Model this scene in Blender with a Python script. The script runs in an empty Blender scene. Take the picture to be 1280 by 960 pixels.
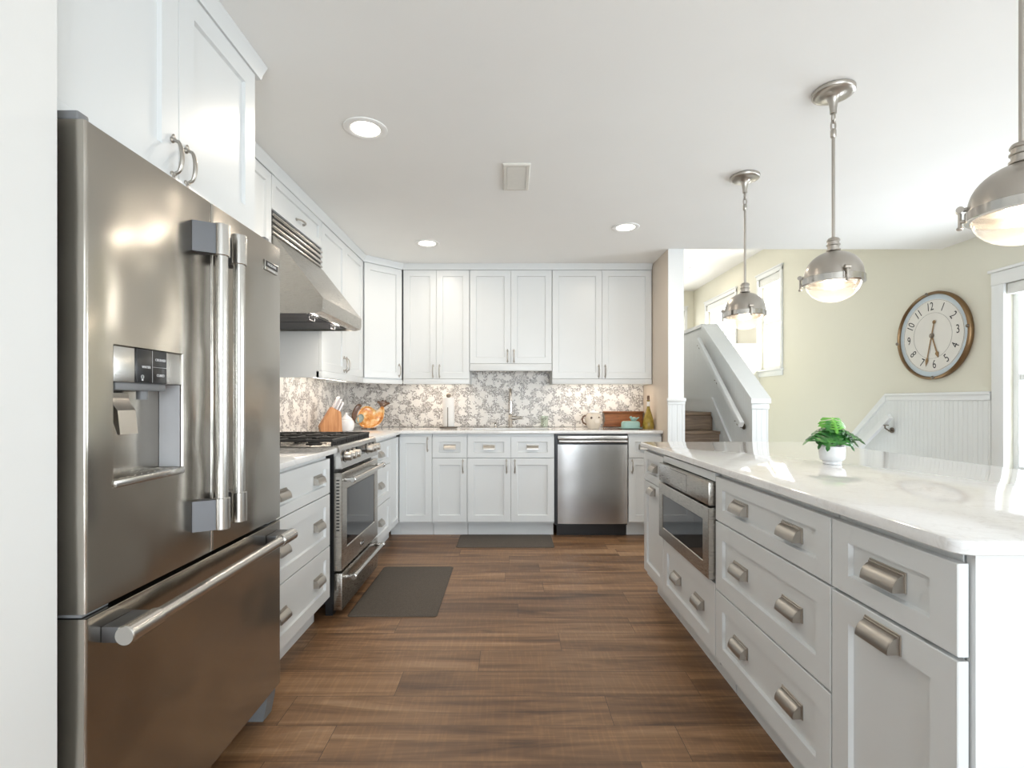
import bpy, bmesh, math, random
from mathutils import Vector, Matrix
random.seed(7)
PI = math.pi
SC = bpy.context.scene
C = SC.collection

# ------------------------------------------------------------ camera, world, light, exposure
cam = bpy.data.cameras.new('camera'); camo = bpy.data.objects.new('camera', cam); C.objects.link(camo)
camo.location = (0, 0, 1.17); camo.rotation_euler = (PI/2, 0, 0)
cam.sensor_width = 36.0; cam.sensor_fit = 'HORIZONTAL'
cam.lens = 630/1280*36.0
cam.shift_x = 3/1280; cam.shift_y = 22/1280
cam.clip_start = 0.02
SC.camera = camo
SC.view_settings.view_transform = 'Standard'
SC.view_settings.look = 'None'
SC.view_settings.exposure = 0.25
SC.view_settings.gamma = 1.0
SC.view_settings.use_curve_mapping = False

world = bpy.data.worlds.new('sky'); SC.world = world; world.use_nodes = True
bg = world.node_tree.nodes['Background']
bg.inputs[0].default_value = (0.90, 0.96, 1.0, 1); bg.inputs[1].default_value = 2.2

def area(name, loc, direction, sx, sy, power, col=(1, 1, 1), shape='RECTANGLE', parent=None, spread=PI):
    l = bpy.data.lights.new(name, 'AREA'); l.shape = shape; l.size = sx; l.size_y = sy
    l.energy = power; l.color = col; l.spread = spread
    o = bpy.data.objects.new(name, l); C.objects.link(o)
    o.location = loc; o.rotation_euler = Vector(direction).to_track_quat('-Z', 'Y').to_euler()
    if parent: o.parent = parent
    return o
DAY = (0.84, 0.925, 1.0)
# daylight entering through real and added windows (each lamp stands just outside its window)
area('daylight_rear_added', (1.3, -3.25, 1.25), (0, 1, 0), 3.2, 2.1, 165, DAY)  # its rear window is unseen, invented to let daylight in
area('daylight_dining_added', (3.86, 0.55, 1.4), (-1, 0, 0), 1.7, 1.5, 38, DAY)  # comes through an unseen right-wall window added for its daylight
area('daylight_right', (3.86, 3.03, 1.4), (-1, 0, 0), 1.2, 1.3, 50, DAY)
area('daylight_stair', (3.86, 6.97, 2.3), (-1, 0, 0), 0.6, 1.3, 58, (1, .95, .86))
area('daylight_landing', (3.86, 8.61, 2.3), (-1, 0, 0), 1.25, 1.3, 42, (1, .95, .86))
area('daylight_far', (2.58, 10.1, 2.3), (0, -1, 0), 1.6, 1.3, 14, (1, .97, .90))
LAMP_W = 5.0
WARM = (1.0, 0.80, 0.60)

# ------------------------------------------------------------ materials
def nt(name):
    m = bpy.data.materials.new(name); m.use_nodes = True
    return m, m.node_tree.nodes, m.node_tree.links, m.node_tree.nodes['Principled BSDF']
def tex_coord(N, L, scale=(1, 1, 1), kind='Object'):
    tc = N.new('ShaderNodeTexCoord'); mp = N.new('ShaderNodeMapping')
    mp.inputs['Scale'].default_value = scale
    L.new(tc.outputs[kind], mp.inputs['Vector']); return mp.outputs['Vector']
def noise(N, L, vec, scale, detail=3, rough=.5):
    n = N.new('ShaderNodeTexNoise'); n.inputs['Scale'].default_value = scale
    n.inputs['Detail'].default_value = detail; n.inputs['Roughness'].default_value = rough
    if vec is not None: L.new(vec, n.inputs['Vector'])
    return n
def ramp(N, L, fac, stops):
    r = N.new('ShaderNodeValToRGB'); e = r.color_ramp.elements
    while len(e) < len(stops): e.new(.5)
    for q, (p, c) in zip(e, stops):
        q.position = p; q.color = (*c, 1) if len(c) == 3 else c
    L.new(fac, r.inputs[0]); return r
def bump(N, L, height, strength, dist, B):
    b = N.new('ShaderNodeBump'); b.inputs['Strength'].default_value = strength
    b.inputs['Distance'].default_value = dist
    L.new(height, b.inputs['Height']); L.new(b.outputs[0], B.inputs['Normal']); return b

def paint(name, col, rough=.5, orange=0.15, spec=.5):
    m, N, L, B = nt(name)
    v = tex_coord(N, L)
    n = noise(N, L, v, 3.0, 2)
    r = ramp(N, L, n.outputs[0], [(.3, tuple(c*.985 for c in col)), (.7, col)])
    L.new(r.outputs[0], B.inputs['Base Color'])
    B.inputs['Roughness'].default_value = rough
    B.inputs['Specular IOR Level'].default_value = spec
    if orange:
        n2 = noise(N, L, v, 260, 2); bump(N, L, n2.outputs[0], orange, .0006, B)
    return m
def plain(name, col, rough=.5, metal=0.0, spec=.5, var=.04, scale=30):
    m, N, L, B = nt(name)
    v = tex_coord(N, L); n = noise(N, L, v, scale, 3)
    r = ramp(N, L, n.outputs[0], [(.3, tuple(c*(1-var) for c in col)), (.7, col)])
    L.new(r.outputs[0], B.inputs['Base Color'])
    B.inputs['Roughness'].default_value = rough; B.inputs['Metallic'].default_value = metal
    B.inputs['Specular IOR Level'].default_value = spec
    return m
def steel(name, col, rough, streak=(1, 1, 120), wav=0.0, var=.06):
    m, N, L, B = nt(name)
    v = tex_coord(N, L, streak); n = noise(N, L, v, 12, 4, .6)
    r = ramp(N, L, n.outputs[0], [(.3, tuple(c*(1-var) for c in col)), (.7, col)])
    L.new(r.outputs[0], B.inputs['Base Color'])
    B.inputs['Metallic'].default_value = 1.0
    rr = N.new('ShaderNodeMapRange'); rr.inputs[3].default_value = rough*.85; rr.inputs[4].default_value = rough*1.2
    L.new(n.outputs[0], rr.inputs[0]); L.new(rr.outputs[0], B.inputs['Roughness'])
    if wav:
        v2 = tex_coord(N, L); n2 = noise(N, L, v2, 3.2, 1, .4)
        bump(N, L, n2.outputs[0], 1.0, wav, B)
    return m
def emit(name, col, strength):
    m, N, L, B = nt(name)
    B.inputs['Base Color'].default_value = (*col, 1)
    B.inputs['Emission Color'].default_value = (*col, 1); B.inputs['Emission Strength'].default_value = strength
    return m
def thin_glass(name, tint=(1, 1, 1), refl=.9, rough=.02, ior=1.5, frost=0.0):
    m = bpy.data.materials.new(name); m.use_nodes = True; N = m.node_tree.nodes; L = m.node_tree.links
    N.clear(); out = N.new('ShaderNodeOutputMaterial'); mx = N.new('ShaderNodeMixShader')
    t = N.new('ShaderNodeBsdfTransparent'); t.inputs[0].default_value = (*tint, 1)
    g = N.new('ShaderNodeBsdfGlossy'); g.inputs['Roughness'].default_value = rough
    g.inputs[0].default_value = (refl, refl, refl, 1)
    f = N.new('ShaderNodeFresnel'); ge = N.new('ShaderNodeNewGeometry'); mr = N.new('ShaderNodeMapRange')
    mr.inputs[3].default_value = ior; mr.inputs[4].default_value = 1/ior      # a thin pane: both faces reflect alike
    L.new(ge.outputs['Backfacing'], mr.inputs[0]); L.new(mr.outputs[0], f.inputs[0])
    L.new(f.outputs[0], mx.inputs[0]); L.new(t.outputs[0], mx.inputs[1]); L.new(g.outputs[0], mx.inputs[2])
    if frost:
        tr = N.new('ShaderNodeBsdfTranslucent'); tr.inputs[0].default_value = (.95, .93, .9, 1)
        m2 = N.new('ShaderNodeMixShader'); m2.inputs[0].default_value = frost
        L.new(mx.outputs[0], m2.inputs[1]); L.new(tr.outputs[0], m2.inputs[2]); L.new(m2.outputs[0], out.inputs[0]); return m
    L.new(mx.outputs[0], out.inputs[0]); return m

def make_floor():
    m, N, L, B = nt('plank_floor')
    tc = N.new('ShaderNodeTexCoord'); sp = N.new('ShaderNodeSeparateXYZ'); L.new(tc.outputs['Object'], sp.inputs[0])
    dv = N.new('ShaderNodeMath'); dv.operation = 'DIVIDE'; dv.inputs[1].default_value = .182; L.new(sp.outputs['Y'], dv.inputs[0])
    fl = N.new('ShaderNodeMath'); fl.operation = 'FLOOR'; L.new(dv.outputs[0], fl.inputs[0])
    wn = N.new('ShaderNodeTexWhiteNoise'); wn.noise_dimensions = '1D'; L.new(fl.outputs[0], wn.inputs['W'])
    sh = N.new('ShaderNodeMath'); sh.operation = 'MULTIPLY_ADD'; sh.inputs[1].default_value = 1.22
    L.new(wn.outputs['Value'], sh.inputs[0]); L.new(sp.outputs['X'], sh.inputs[2])
    cb = N.new('ShaderNodeCombineXYZ'); L.new(sh.outputs[0], cb.inputs[0]); L.new(sp.outputs['Y'], cb.inputs[1]); vec = cb.outputs[0]
    br = N.new('ShaderNodeTexBrick'); L.new(vec, br.inputs['Vector'])
    br.offset = 0.0; br.offset_frequency = 2; br.squash = 1.0
    br.inputs['Scale'].default_value = 1.0; br.inputs['Mortar Size'].default_value = .0010
    br.inputs['Mortar Smooth'].default_value = .2; br.inputs['Bias'].default_value = 0
    br.inputs['Brick Width'].default_value = 1.22; br.inputs['Row Height'].default_value = .182
    br.inputs['Color1'].default_value = (0, 0, 0, 1); br.inputs['Color2'].default_value = (1, 1, 1, 1)
    br.inputs['Mortar'].default_value = (.5, .5, .5, 1)
    # per-plank offset of the grain
    off = N.new('ShaderNodeVectorMath'); off.operation = 'MULTIPLY_ADD'
    L.new(br.outputs['Color'], off.inputs[0]); off.inputs[1].default_value = (7.3, 3.1, 5.0); L.new(vec, off.inputs[2])
    mp = N.new('ShaderNodeMapping'); mp.inputs['Scale'].default_value = (1.0, 12, 1); L.new(off.outputs[0], mp.inputs[0])
    n1 = noise(N, L, mp.outputs[0], 1.0, 4, .62); n1.inputs['Distortion'].default_value = .9
    mp2 = N.new('ShaderNodeMapping'); mp2.inputs['Scale'].default_value = (6, 130, 1); L.new(off.outputs[0], mp2.inputs[0])
    n2 = noise(N, L, mp2.outputs[0], 1.0, 3, .6)
    mp3 = N.new('ShaderNodeMapping'); mp3.inputs['Scale'].default_value = (95, 7, 1)
    mp3.inputs['Rotation'].default_value = (0, 0, .12); L.new(off.outputs[0], mp3.inputs[0])
    n3 = noise(N, L, mp3.outputs[0], 1.0, 2, .5)
    base = ramp(N, L, n1.outputs[0], [(.30, (.085, .042, .019)), (.43, (.165, .085, .039)), (.56, (.255, .140, .067)), (.72, (.345, .212, .118))])
    fine = ramp(N, L, n2.outputs[0], [(.3, (.93, .92, .91)), (.7, (1.05, 1.05, 1.05))])
    saw = ramp(N, L, n3.outputs[0], [(.50, (.98, .98, .98)), (.66, (1.14, 1.14, 1.12))])
    tone = ramp(N, L, br.outputs['Color'], [(0, (.82, .80, .78)), (1, (1.12, 1.12, 1.12))])
    cur = base.outputs[0]
    for k in (fine, saw, tone):
        mx = N.new('ShaderNodeMix'); mx.data_type = 'RGBA'; mx.blend_type = 'MULTIPLY'; mx.inputs[0].default_value = 1
        L.new(cur, mx.inputs[6]); L.new(k.outputs[0], mx.inputs[7]); cur = mx.outputs[2]
    mx = N.new('ShaderNodeMix'); mx.data_type = 'RGBA'; L.new(br.outputs['Fac'], mx.inputs[0])
    L.new(cur, mx.inputs[6]); mx.inputs[7].default_value = (.03, .016, .01, 1)
    L.new(mx.outputs[2], B.inputs['Base Color'])
    B.inputs['Roughness'].default_value = .42
    bump(N, L, n2.outputs[0], .25, .0012, B)
    return m
def make_wood(name, c0, c1, c2, scale=(3, 40, 40), rough=.5):
    m, N, L, B = nt(name)
    v = tex_coord(N, L, scale); n = noise(N, L, v, 1.0, 4, .6); n.inputs['Distortion'].default_value = .8
    r = ramp(N, L, n.outputs[0], [(.3, c0), (.5, c1), (.7, c2)])
    L.new(r.outputs[0], B.inputs['Base Color']); B.inputs['Roughness'].default_value = rough
    return m
def make_quartz():
    m, N, L, B = nt('white_quartz')
    v = tex_coord(N, L, (1, 1, 1)); n0 = noise(N, L, v, 2.2, 4, .6)
    vm = N.new('ShaderNodeVectorMath'); vm.operation = 'MULTIPLY_ADD'
    L.new(n0.outputs['Color'], vm.inputs[0]); vm.inputs[1].default_value = (.9, .9, .9); L.new(v, vm.inputs[2])
    n1 = noise(N, L, vm.outputs[0], 3.0, 5, .62)
    r = ramp(N, L, n1.outputs[0], [(.40, (.79, .79, .78)), (.49, (.775, .77, .76)), (.505, (.715, .705, .69)), (.52, (.775, .77, .76)), (.64, (.80, .795, .785))])
    n2 = noise(N, L, v, 90, 3, .6)
    r2 = ramp(N, L, n2.outputs[0], [(.35, (.965, .965, .965)), (.6, (1, 1, 1))])
    mx = N.new('ShaderNodeMix'); mx.data_type = 'RGBA'; mx.blend_type = 'MULTIPLY'; mx.inputs[0].default_value = 1
    L.new(r.outputs[0], mx.inputs[6]); L.new(r2.outputs[0], mx.inputs[7])
    L.new(mx.outputs[2], B.inputs['Base Color']); B.inputs['Roughness'].default_value = .05
    B.inputs['Specular IOR Level'].default_value = .75
    return m
def make_mosaic(name, flat):
    # flat: the two object axes that lie in the tiled wall
    m, N, L, B = nt(name)
    tc = N.new('ShaderNodeTexCoord'); sp = N.new('ShaderNodeSeparateXYZ'); L.new(tc.outputs['Object'], sp.inputs[0])
    cb = N.new('ShaderNodeCombineXYZ'); L.new(sp.outputs[flat[0]], cb.inputs[0]); L.new(sp.outputs[flat[1]], cb.inputs[1])
    vec = cb.outputs[0]
    vo = N.new('ShaderNodeTexVoronoi'); vo.voronoi_dimensions = '2D'; vo.inputs['Scale'].default_value = 105
    vo.inputs['Randomness'].default_value = .75; L.new(vec, vo.inputs['Vector'])
    # clusters of cream leaves, decided per chip at the chip's own position
    big = N.new('ShaderNodeTexVoronoi'); big.voronoi_dimensions = '2D'; big.inputs['Scale'].default_value = 10.5
    big.inputs['Randomness'].default_value = .8
    pos = N.new('ShaderNodeVectorMath'); pos.operation = 'SCALE'; pos.inputs['Scale'].default_value = 1.0
    L.new(vo.outputs['Position'], pos.inputs[0])
    wob = noise(N, L, pos.outputs[0], 34, 2); wob.noise_dimensions = '2D'
    vm = N.new('ShaderNodeVectorMath'); vm.operation = 'MULTIPLY_ADD'
    L.new(wob.outputs['Color'], vm.inputs[0]); vm.inputs[1].default_value = (.085, .085, 0); L.new(pos.outputs[0], vm.inputs[2])
    L.new(vm.outputs[0], big.inputs['Vector'])
    leaf = N.new('ShaderNodeMath'); leaf.operation = 'LESS_THAN'; leaf.inputs[1].default_value = .37
    L.new(big.outputs['Distance'], leaf.inputs[0])
    se = N.new('ShaderNodeSeparateColor'); L.new(vo.outputs['Color'], se.inputs[0])
    chips = ramp(N, L, se.outputs[0], [(.0, (.19, .18, .165)), (.20, (.33, .31, .29)), (.45, (.48, .46, .43)), (.70, (.64, .61, .58)), (.92, (.88, .87, .85))])
    chips.color_ramp.interpolation = 'CONSTANT'
    pale = ramp(N, L, se.outputs[1], [(0, (.75, .72, .68)), (1, (.80, .78, .74))])
    mx = N.new('ShaderNodeMix'); mx.data_type = 'RGBA'; L.new(leaf.outputs[0], mx.inputs[0])
    L.new(chips.outputs[0], mx.inputs[6]); L.new(pale.outputs[0], mx.inputs[7])
    ed = N.new('ShaderNodeTexVoronoi'); ed.voronoi_dimensions = '2D'; ed.feature = 'DISTANCE_TO_EDGE'
    ed.inputs['Scale'].default_value = 105; ed.inputs['Randomness'].default_value = .75; L.new(vec, ed.inputs['Vector'])
    gr = N.new('ShaderNodeMath'); gr.operation = 'LESS_THAN'; gr.inputs[1].default_value = .07; L.new(ed.outputs['Distance'], gr.inputs[0])
    ng = N.new('ShaderNodeMath'); ng.operation = 'MULTIPLY'
    inv = N.new('ShaderNodeMath'); inv.operation = 'SUBTRACT'; inv.inputs[0].default_value = 1; L.new(leaf.outputs[0], inv.inputs[1])
    L.new(gr.outputs[0], ng.inputs[0]); L.new(inv.outputs[0], ng.inputs[1])
    mg = N.new('ShaderNodeMix'); mg.data_type = 'RGBA'; L.new(ng.outputs[0], mg.inputs[0])
    L.new(mx.outputs[2], mg.inputs[6]); mg.inputs[7].default_value = (.55, .52, .49, 1)
    L.new(mg.outputs[2], B.inputs['Base Color']); B.inputs['Roughness'].default_value = .3
    return m
def make_bead(name, axis, col):
    m, N, L, B = nt(name)
    tc = N.new('ShaderNodeTexCoord'); sp = N.new('ShaderNodeSeparateXYZ'); L.new(tc.outputs['Object'], sp.inputs[0])
    mu = N.new('ShaderNodeMath'); mu.operation = 'MULTIPLY'; mu.inputs[1].default_value = 1/.042; L.new(sp.outputs[axis], mu.inputs[0])
    fr = N.new('ShaderNodeMath'); fr.operation = 'FRACT'; L.new(mu.outputs[0], fr.inputs[0])
    r = ramp(N, L, fr.outputs[0], [(0, (0, 0, 0)), (.10, (1, 1, 1)), (.90, (1, 1, 1)), (1, (0, 0, 0))])
    B.inputs['Base Color'].default_value = (*col, 1); B.inputs['Roughness'].default_value = .4
    bump(N, L, r.outputs[0], .9, .003, B)
    return m

M = dict(
    wall=paint('cream_wall_paint', (.72, .70, .595), .6),
    wallw=paint('white_wall_paint', (.72, .72, .70), .6),
    tan=paint('warm_wall_paint', (.66, .58, .49), .6),
    ceil=paint('ceiling_paint', (.87, .87, .85), .8, .1, .2),
    trim=paint('white_trim_paint', (.77, .785, .78), .35, 0),
    cab=paint('white_cabinet_paint', (.690, .708, .708), .33, 0),
    floor=make_floor(), quartz=make_quartz(),
    mos_b=make_mosaic('mosaic_tiles_back', ('X', 'Z')), mos_l=make_mosaic('mosaic_tiles_side', ('Y', 'Z')),
    bead_x=make_bead('beadboard_facing', 'X', (.75, .77, .77)), bead_y=make_bead('beadboard_side', 'Y', (.75, .77, .765)),
    steel=steel('brushed_stainless', (.47, .445, .405), .27, (2, 2, 160), .0),
    steelf=steel('brushed_stainless_door', (.42, .395, .355), .21, (2, 2, 160), .022),
    steelv=steel('brushed_stainless_vertical', (.42, .415, .405), .25, (160, 160, 2), .004),
    bright=steel('polished_stainless', (.54, .525, .50), .25, (60, 60, 60)),
    greysteel=steel('grey_metal', (.15, .152, .158), .5, (20, 20, 20)),
    nickel=steel('brushed_nickel', (.46, .43, .39), .33, (3, 3, 3), 0, .01),
    chrome=steel('chrome', (.55, .53, .50), .10, (3, 3, 3), 0, .02),
    darkmetal=steel('dark_antique_metal', (.22, .19, .16), .35, (30, 30, 30)),
    black=plain('black_enamel', (.012, .012, .013), .35),
    blackp=plain('black_plastic', (.015, .015, .016), .25),
    iron=plain('cast_iron', (.022, .020, .019), .55),
    ovenglass=plain('dark_oven_glass', (.012, .014, .017), .04, 0, .6),
    grey=plain('grey_plastic', (.17, .175, .18), .45),
    dark=plain('dark_recess', (.03, .03, .03), .7),
    mat=plain('dark_grey_mat', (.118, .098, .080), .85, 0, .3, .35, 220),
    lens=emit('lamp_lens', (1, .93, .82), 9.0), bulb=emit('lamp_bulb', (1, .90, .76), 9.0),
    glass=thin_glass('window_glass'), globe=thin_glass('lamp_glass', (.97, .95, .92), 1.0, .05, 1.6, .065),
    tumbler=thin_glass('green_tinted_glass', (.93, .965, .935), .9, .03, 1.5),
    pot=plain('white_glazed_ceramic', (.80, .81, .82), .22),
    cream=plain('cream_glazed_ceramic', (.74, .66, .56), .25),
    teal=plain('teal_glazed_ceramic', (.30, .48, .44), .3),
    shadegrey=plain('light_grey_plastic', (.46, .46, .47), .4), leaf=None, paper=plain('white_paper', (.82, .80, .77), .9, 0, .2),
    board=make_wood('amber_wood', (.14, .045, .012), (.24, .085, .022), (.32, .13, .04), (6, 60, 40)),
    block=make_wood('knife_block_wood', (.36, .15, .05), (.48, .22, .085), (.56, .29, .13), (40, 40, 5)),
    tread=make_wood('stair_wood', (.13, .085, .052), (.20, .135, .085), (.27, .19, .125), (4, 50, 50)),
    oil=None, soil=plain('dark_soil', (.03, .02, .013), .9),
    text=plain('pale_print', (.75, .75, .75), .5), ink=plain('black_ink', (.03, .03, .03), .6),
    brass=steel('aged_brass', (.30, .195, .105), .38, (30, 30, 30), 0, .35),
    dial=plain('cream_dial', (.74, .72, .67), .5, 0, .4, .05, 8), dialblue=plain('pale_blue_dial_edge', (.56, .64, .69), .5),
    knifeh=plain('pale_knife_handle', (.66, .66, .68), .3), shade=plain('white_shade_fabric', (.80, .80, .77), .8),
    vent=plain('cream_vent_metal', (.74, .72, .66), .5),
)
def leafmat():
    m, N, L, B = nt('leaf_green')
    v = tex_coord(N, L); n = noise(N, L, v, 40, 3)
    r = ramp(N, L, n.outputs[0], [(.3, (.012, .07, .016)), (.55, (.03, .16, .025)), (.8, (.10, .30, .05))])
    L.new(r.outputs[0], B.inputs['Base Color']); B.inputs['Roughness'].default_value = .3
    return m
M['leaf'] = leafmat(); M['leafb'] = plain('bright_leaf_green', (.13, .42, .05), .35, 0, .5, .3, 30)
def oilmat():
    m, N, L, B = nt('golden_oil_glass')
    B.inputs['Base Color'].default_value = (.42, .30, .04, 1); B.inputs['Roughness'].default_value = .08
    n = noise(N, L, tex_coord(N, L), 25, 2)
    r = ramp(N, L, n.outputs[0], [(.3, (.30, .20, .02)), (.7, (.52, .40, .08))]); L.new(r.outputs[0], B.inputs['Base Color'])
    B.inputs['Transmission Weight'].default_value = .35
    return m
M['oil'] = oilmat()
def roostmat():
    m, N, L, B = nt('amber_glazed_ceramic')
    v = tex_coord(N, L); n = noise(N, L, v, 16, 3, .6)
    r = ramp(N, L, n.outputs[0], [(.3, (.36, .10, .02)), (.46, (.62, .27, .06)), (.6, (.74, .52, .26)), (.75, (.78, .70, .58))])
    L.new(r.outputs[0], B.inputs['Base Color']); B.inputs['Roughness'].default_value = .15
    return m
M['rooster'] = roostmat()
M['umber'] = plain('umber_glaze', (.16, .085, .05), .2, 0, .5, .4, 60)
M['greyglaze'] = plain('grey_green_glaze', (.34, .40, .36), .2, 0, .5, .4, 50)

# ------------------------------------------------------------ mesh helpers
class MB:
    def __init__(s): s.bm = bmesh.new(); s.round = False
    def box(s, x0, x1, y0, y1, z0, z1, bev=0.0, seg=2):
        v = [s.bm.verts.new((x, y, z)) for x in (x0, x1) for y in (y0, y1) for z in (z0, z1)]
        F = [(0, 1, 3, 2), (4, 6, 7, 5), (0, 4, 5, 1), (2, 3, 7, 6), (0, 2, 6, 4), (1, 5, 7, 3)]
        fs = [s.bm.faces.new([v[i] for i in f]) for f in F]
        if bev:
            es = list({e for f in fs for e in f.edges})
            bmesh.ops.bevel(s.bm, geom=es, offset=bev, segments=seg, affect='EDGES', profile=.5)
        return s
    def loops(s, loops, cap0=True, cap1=True, closed=True):
        rows = [[s.bm.verts.new(p) for p in lp] for lp in loops]
        n = len(rows[0])
        for a, b in zip(rows, rows[1:]):
            for i in range(n if closed else n-1):
                j = (i+1) % n
                try: s.bm.faces.new((a[i], a[j], b[j], b[i]))
                except ValueError: pass
        if cap0: s.bm.faces.new(rows[0][::-1])
        if cap1: s.bm.faces.new(rows[-1])
        return s
    def prism(s, poly, axis, a, b):
        def P(p, t):
            return {'x': (t, p[0], p[1]), 'y': (p[0], t, p[1]), 'z': (p[0], p[1], t)}[axis]
        return s.loops([[P(p, a) for p in poly], [P(p, b) for p in poly]])
    def lathe(s, prof, c=(0, 0, 0), seg=32, axis='z', mat=None, cap=True):
        rows = []; s.round = True
        for r, z in prof:
            row = []
            for k in range(seg):
                a = 2*PI*k/seg
                p = Vector((r*math.cos(a), r*math.sin(a), z))
                if axis == 'x': p = Vector((p.z, p.x, p.y))
                if axis == 'y': p = Vector((p.x, p.z, -p.y))
                if axis == '-y': p = Vector((p.x, -p.z, p.y))
                if mat is not None: p = mat @ p
                row.append(p + Vector(c))
            rows.append(row)
        if not cap and abs(prof[0][0]-prof[-1][0])+abs(prof[0][1]-prof[-1][1]) > 1e-6 and cap != 'open': rows.append(rows[0])
        return s.loops(rows, cap is True, cap is True)
    def tube(s, path, r, seg=12, caps=True, flat=1.0):
        path = [Vector(p) for p in path]; n = len(path); s.round = True
        rs = r if isinstance(r, (list, tuple)) else [r]*n
        t0 = (path[1]-path[0]).normalized()
        up = Vector((0, 0, 1)) if abs(t0.z) < .9 else Vector((1, 0, 0))
        nrm = (up - t0*up.dot(t0)).normalized(); rows = []
        for i in range(n):
            t = (path[min(i+1, n-1)]-path[max(i-1, 0)]).normalized()
            nrm = (nrm - t*nrm.dot(t)).normalized(); bi = t.cross(nrm)
            rows.append([path[i]+rs[i]*(math.cos(2*PI*k/seg)*nrm*flat+math.sin(2*PI*k/seg)*bi) for k in range(seg)])
        return s.loops(rows, caps, caps)
    def cyl(s, p0, p1, r, seg=20): return s.tube([p0, p1], r, seg)
    def ball(s, c, r, sx=1, sy=1, sz=1, u=20, v=12):
        return s.bm and (bmesh.ops.create_uvsphere(s.bm, u_segments=u, v_segments=v, radius=r,
            matrix=Matrix.Translation(c) @ Matrix.Diagonal((sx, sy, sz, 1))), s)[1]
    def mesh(s, name, mat, ang=None, merge=False):
        if ang is None: ang = 48 if s.round else 28
        if merge: bmesh.ops.remove_doubles(s.bm, verts=s.bm.verts, dist=1e-5)
        bmesh.ops.recalc_face_normals(s.bm, faces=s.bm.faces)
        me = bpy.data.meshes.new(name); s.bm.to_mesh(me); s.bm.free()
        for p in me.polygons: p.use_smooth = True
        me.set_sharp_from_angle(angle=math.radians(ang))
        if mat: me.materials.append(mat)
        return me
    def build(s, name, mat, parent=None, ang=None, loc=None, rot=None, label=None):
        o = bpy.data.objects.new(name, s.mesh(name, mat, ang)); C.objects.link(o)
        if parent: o.parent = parent
        if loc: o.location = loc
        if rot: o.rotation_euler = rot
        if label: o['label'] = label
        return o
def inst(name, me, parent=None, loc=(0, 0, 0), rot=(0, 0, 0)):
    o = bpy.data.objects.new(name, me); C.objects.link(o); o.location = loc; o.rotation_euler = rot
    if parent: o.parent = parent
    return o
def tag(o, label, cat, group=None):
    o['label'] = label; o['category'] = cat
    if group: o['group'] = group
    return o
def thing(name, label, cat, loc=(0, 0, 0), rotz=0, group=None):
    o = bpy.data.objects.new(name, None); C.objects.link(o); o.empty_display_size = .1
    o.location = loc; o.rotation_euler = (0, 0, rotz)
    return tag(o, label, cat, group)
def struct(name, mb, mat, parent=None, ang=None):
    o = mb.build(name, mat, parent, ang)
    if not parent: o['kind'] = 'structure'
    return o
def rect(x0, x1, z0, z1, y): return [(x0, y, z0), (x1, y, z0), (x1, y, z1), (x0, y, z1)]
def text_mesh(mb, s, size, x, z, y, rot=0.0, depth=.0008, align='CENTER', sx=1.0, bold=0.0):
    cu = bpy.data.curves.new('t', 'FONT'); cu.body = s; cu.size = size; cu.offset = bold; cu.extrude = depth; cu.align_x = align; cu.align_y = 'CENTER'
    o = bpy.data.objects.new('t', cu); C.objects.link(o)
    dg = bpy.context.evaluated_depsgraph_get(); dg.update()
    me = bpy.data.meshes.new_from_object(o.evaluated_get(dg))
    R = Matrix.Rotation(rot, 3, 'Z'); off = len(mb.bm.verts); vs = []
    for v in me.vertices:
        p = R @ Vector((v.co.x*sx, v.co.y, v.co.z)); vs.append(mb.bm.verts.new((x+p.x, y-p.z, z+p.y)))
    for f in me.polygons:
        try: mb.bm.faces.new([vs[i] for i in f.vertices])
        except ValueError: pass
    bpy.data.objects.remove(o); bpy.data.curves.remove(cu); bpy.data.meshes.remove(me)
def rrect(x0, x1, y0, y1, r, seg=6):
    p = []
    for cx, cy, a in ((x1-r, y0+r, -PI/2), (x1-r, y1-r, 0), (x0+r, y1-r, PI/2), (x0+r, y0+r, PI)):
        for k in range(seg+1):
            t = a+PI/2*k/seg; p.append((cx+r*math.cos(t), cy+r*math.sin(t)))
    return p

# ------------------------------------------------------------ the setting
XL, XR, YB, ZC, ZU = -1.59, 3.60, 4.98, 2.44, 3.33
YEDGE = 4.20                       # where the low kitchen ceiling stops and the stairwell opens
PX0, PX1 = 1.32, 1.445             # partition wall between kitchen and stairs
KX0, KX1 = 2.07, 2.195             # knee wall beside the stairs

struct('floor', MB().prism([(-1.9, -3.2), (3.8, -3.2), (3.8, 4.62), (KX1, 4.62), (KX1, 5.3), (-1.9, 5.3)], 'z', -.1, 0), M['floor'])
struct('ceiling', MB().prism([(-1.9, -3.2), (3.8, -3.2), (3.8, YEDGE), (PX0, YEDGE), (PX0, 5.1), (-1.9, 5.1)], 'z', ZC, ZC+.1), M['ceil'])
struct('ceiling_stairwell', MB().box(PX0, 3.8, YEDGE-.12, 10.1, ZU, ZU+.1), M['ceil'])
struct('wall_stairwell', MB().box(PX0, 3.8, YEDGE-.12, YEDGE, ZC+.1, ZU), M['wallw'])
struct('wall_entry', MB().box(-1.9, -.905, -3.2, 1.008, 0, ZC), M['wallw'])
struct('wall_left', MB().box(-1.9, XL, 1.008, 5.1, 0, ZC), M['wallw'])
struct('wall_back', MB().box(XL, PX0, YB, 5.1, 0, ZC), M['wallw'])
pw = struct('wall_partition', MB().box(PX0, PX1, YEDGE+.004, 9.9, 0, ZU), M['tan'])
struct('stair_bounce_lining', MB().box(PX1+.0005, PX1+.0030, YEDGE+.004, 9.855, 0, ZU), M['wallw'])  # unseen white lining added to bounce light onto the knee wall
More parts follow.
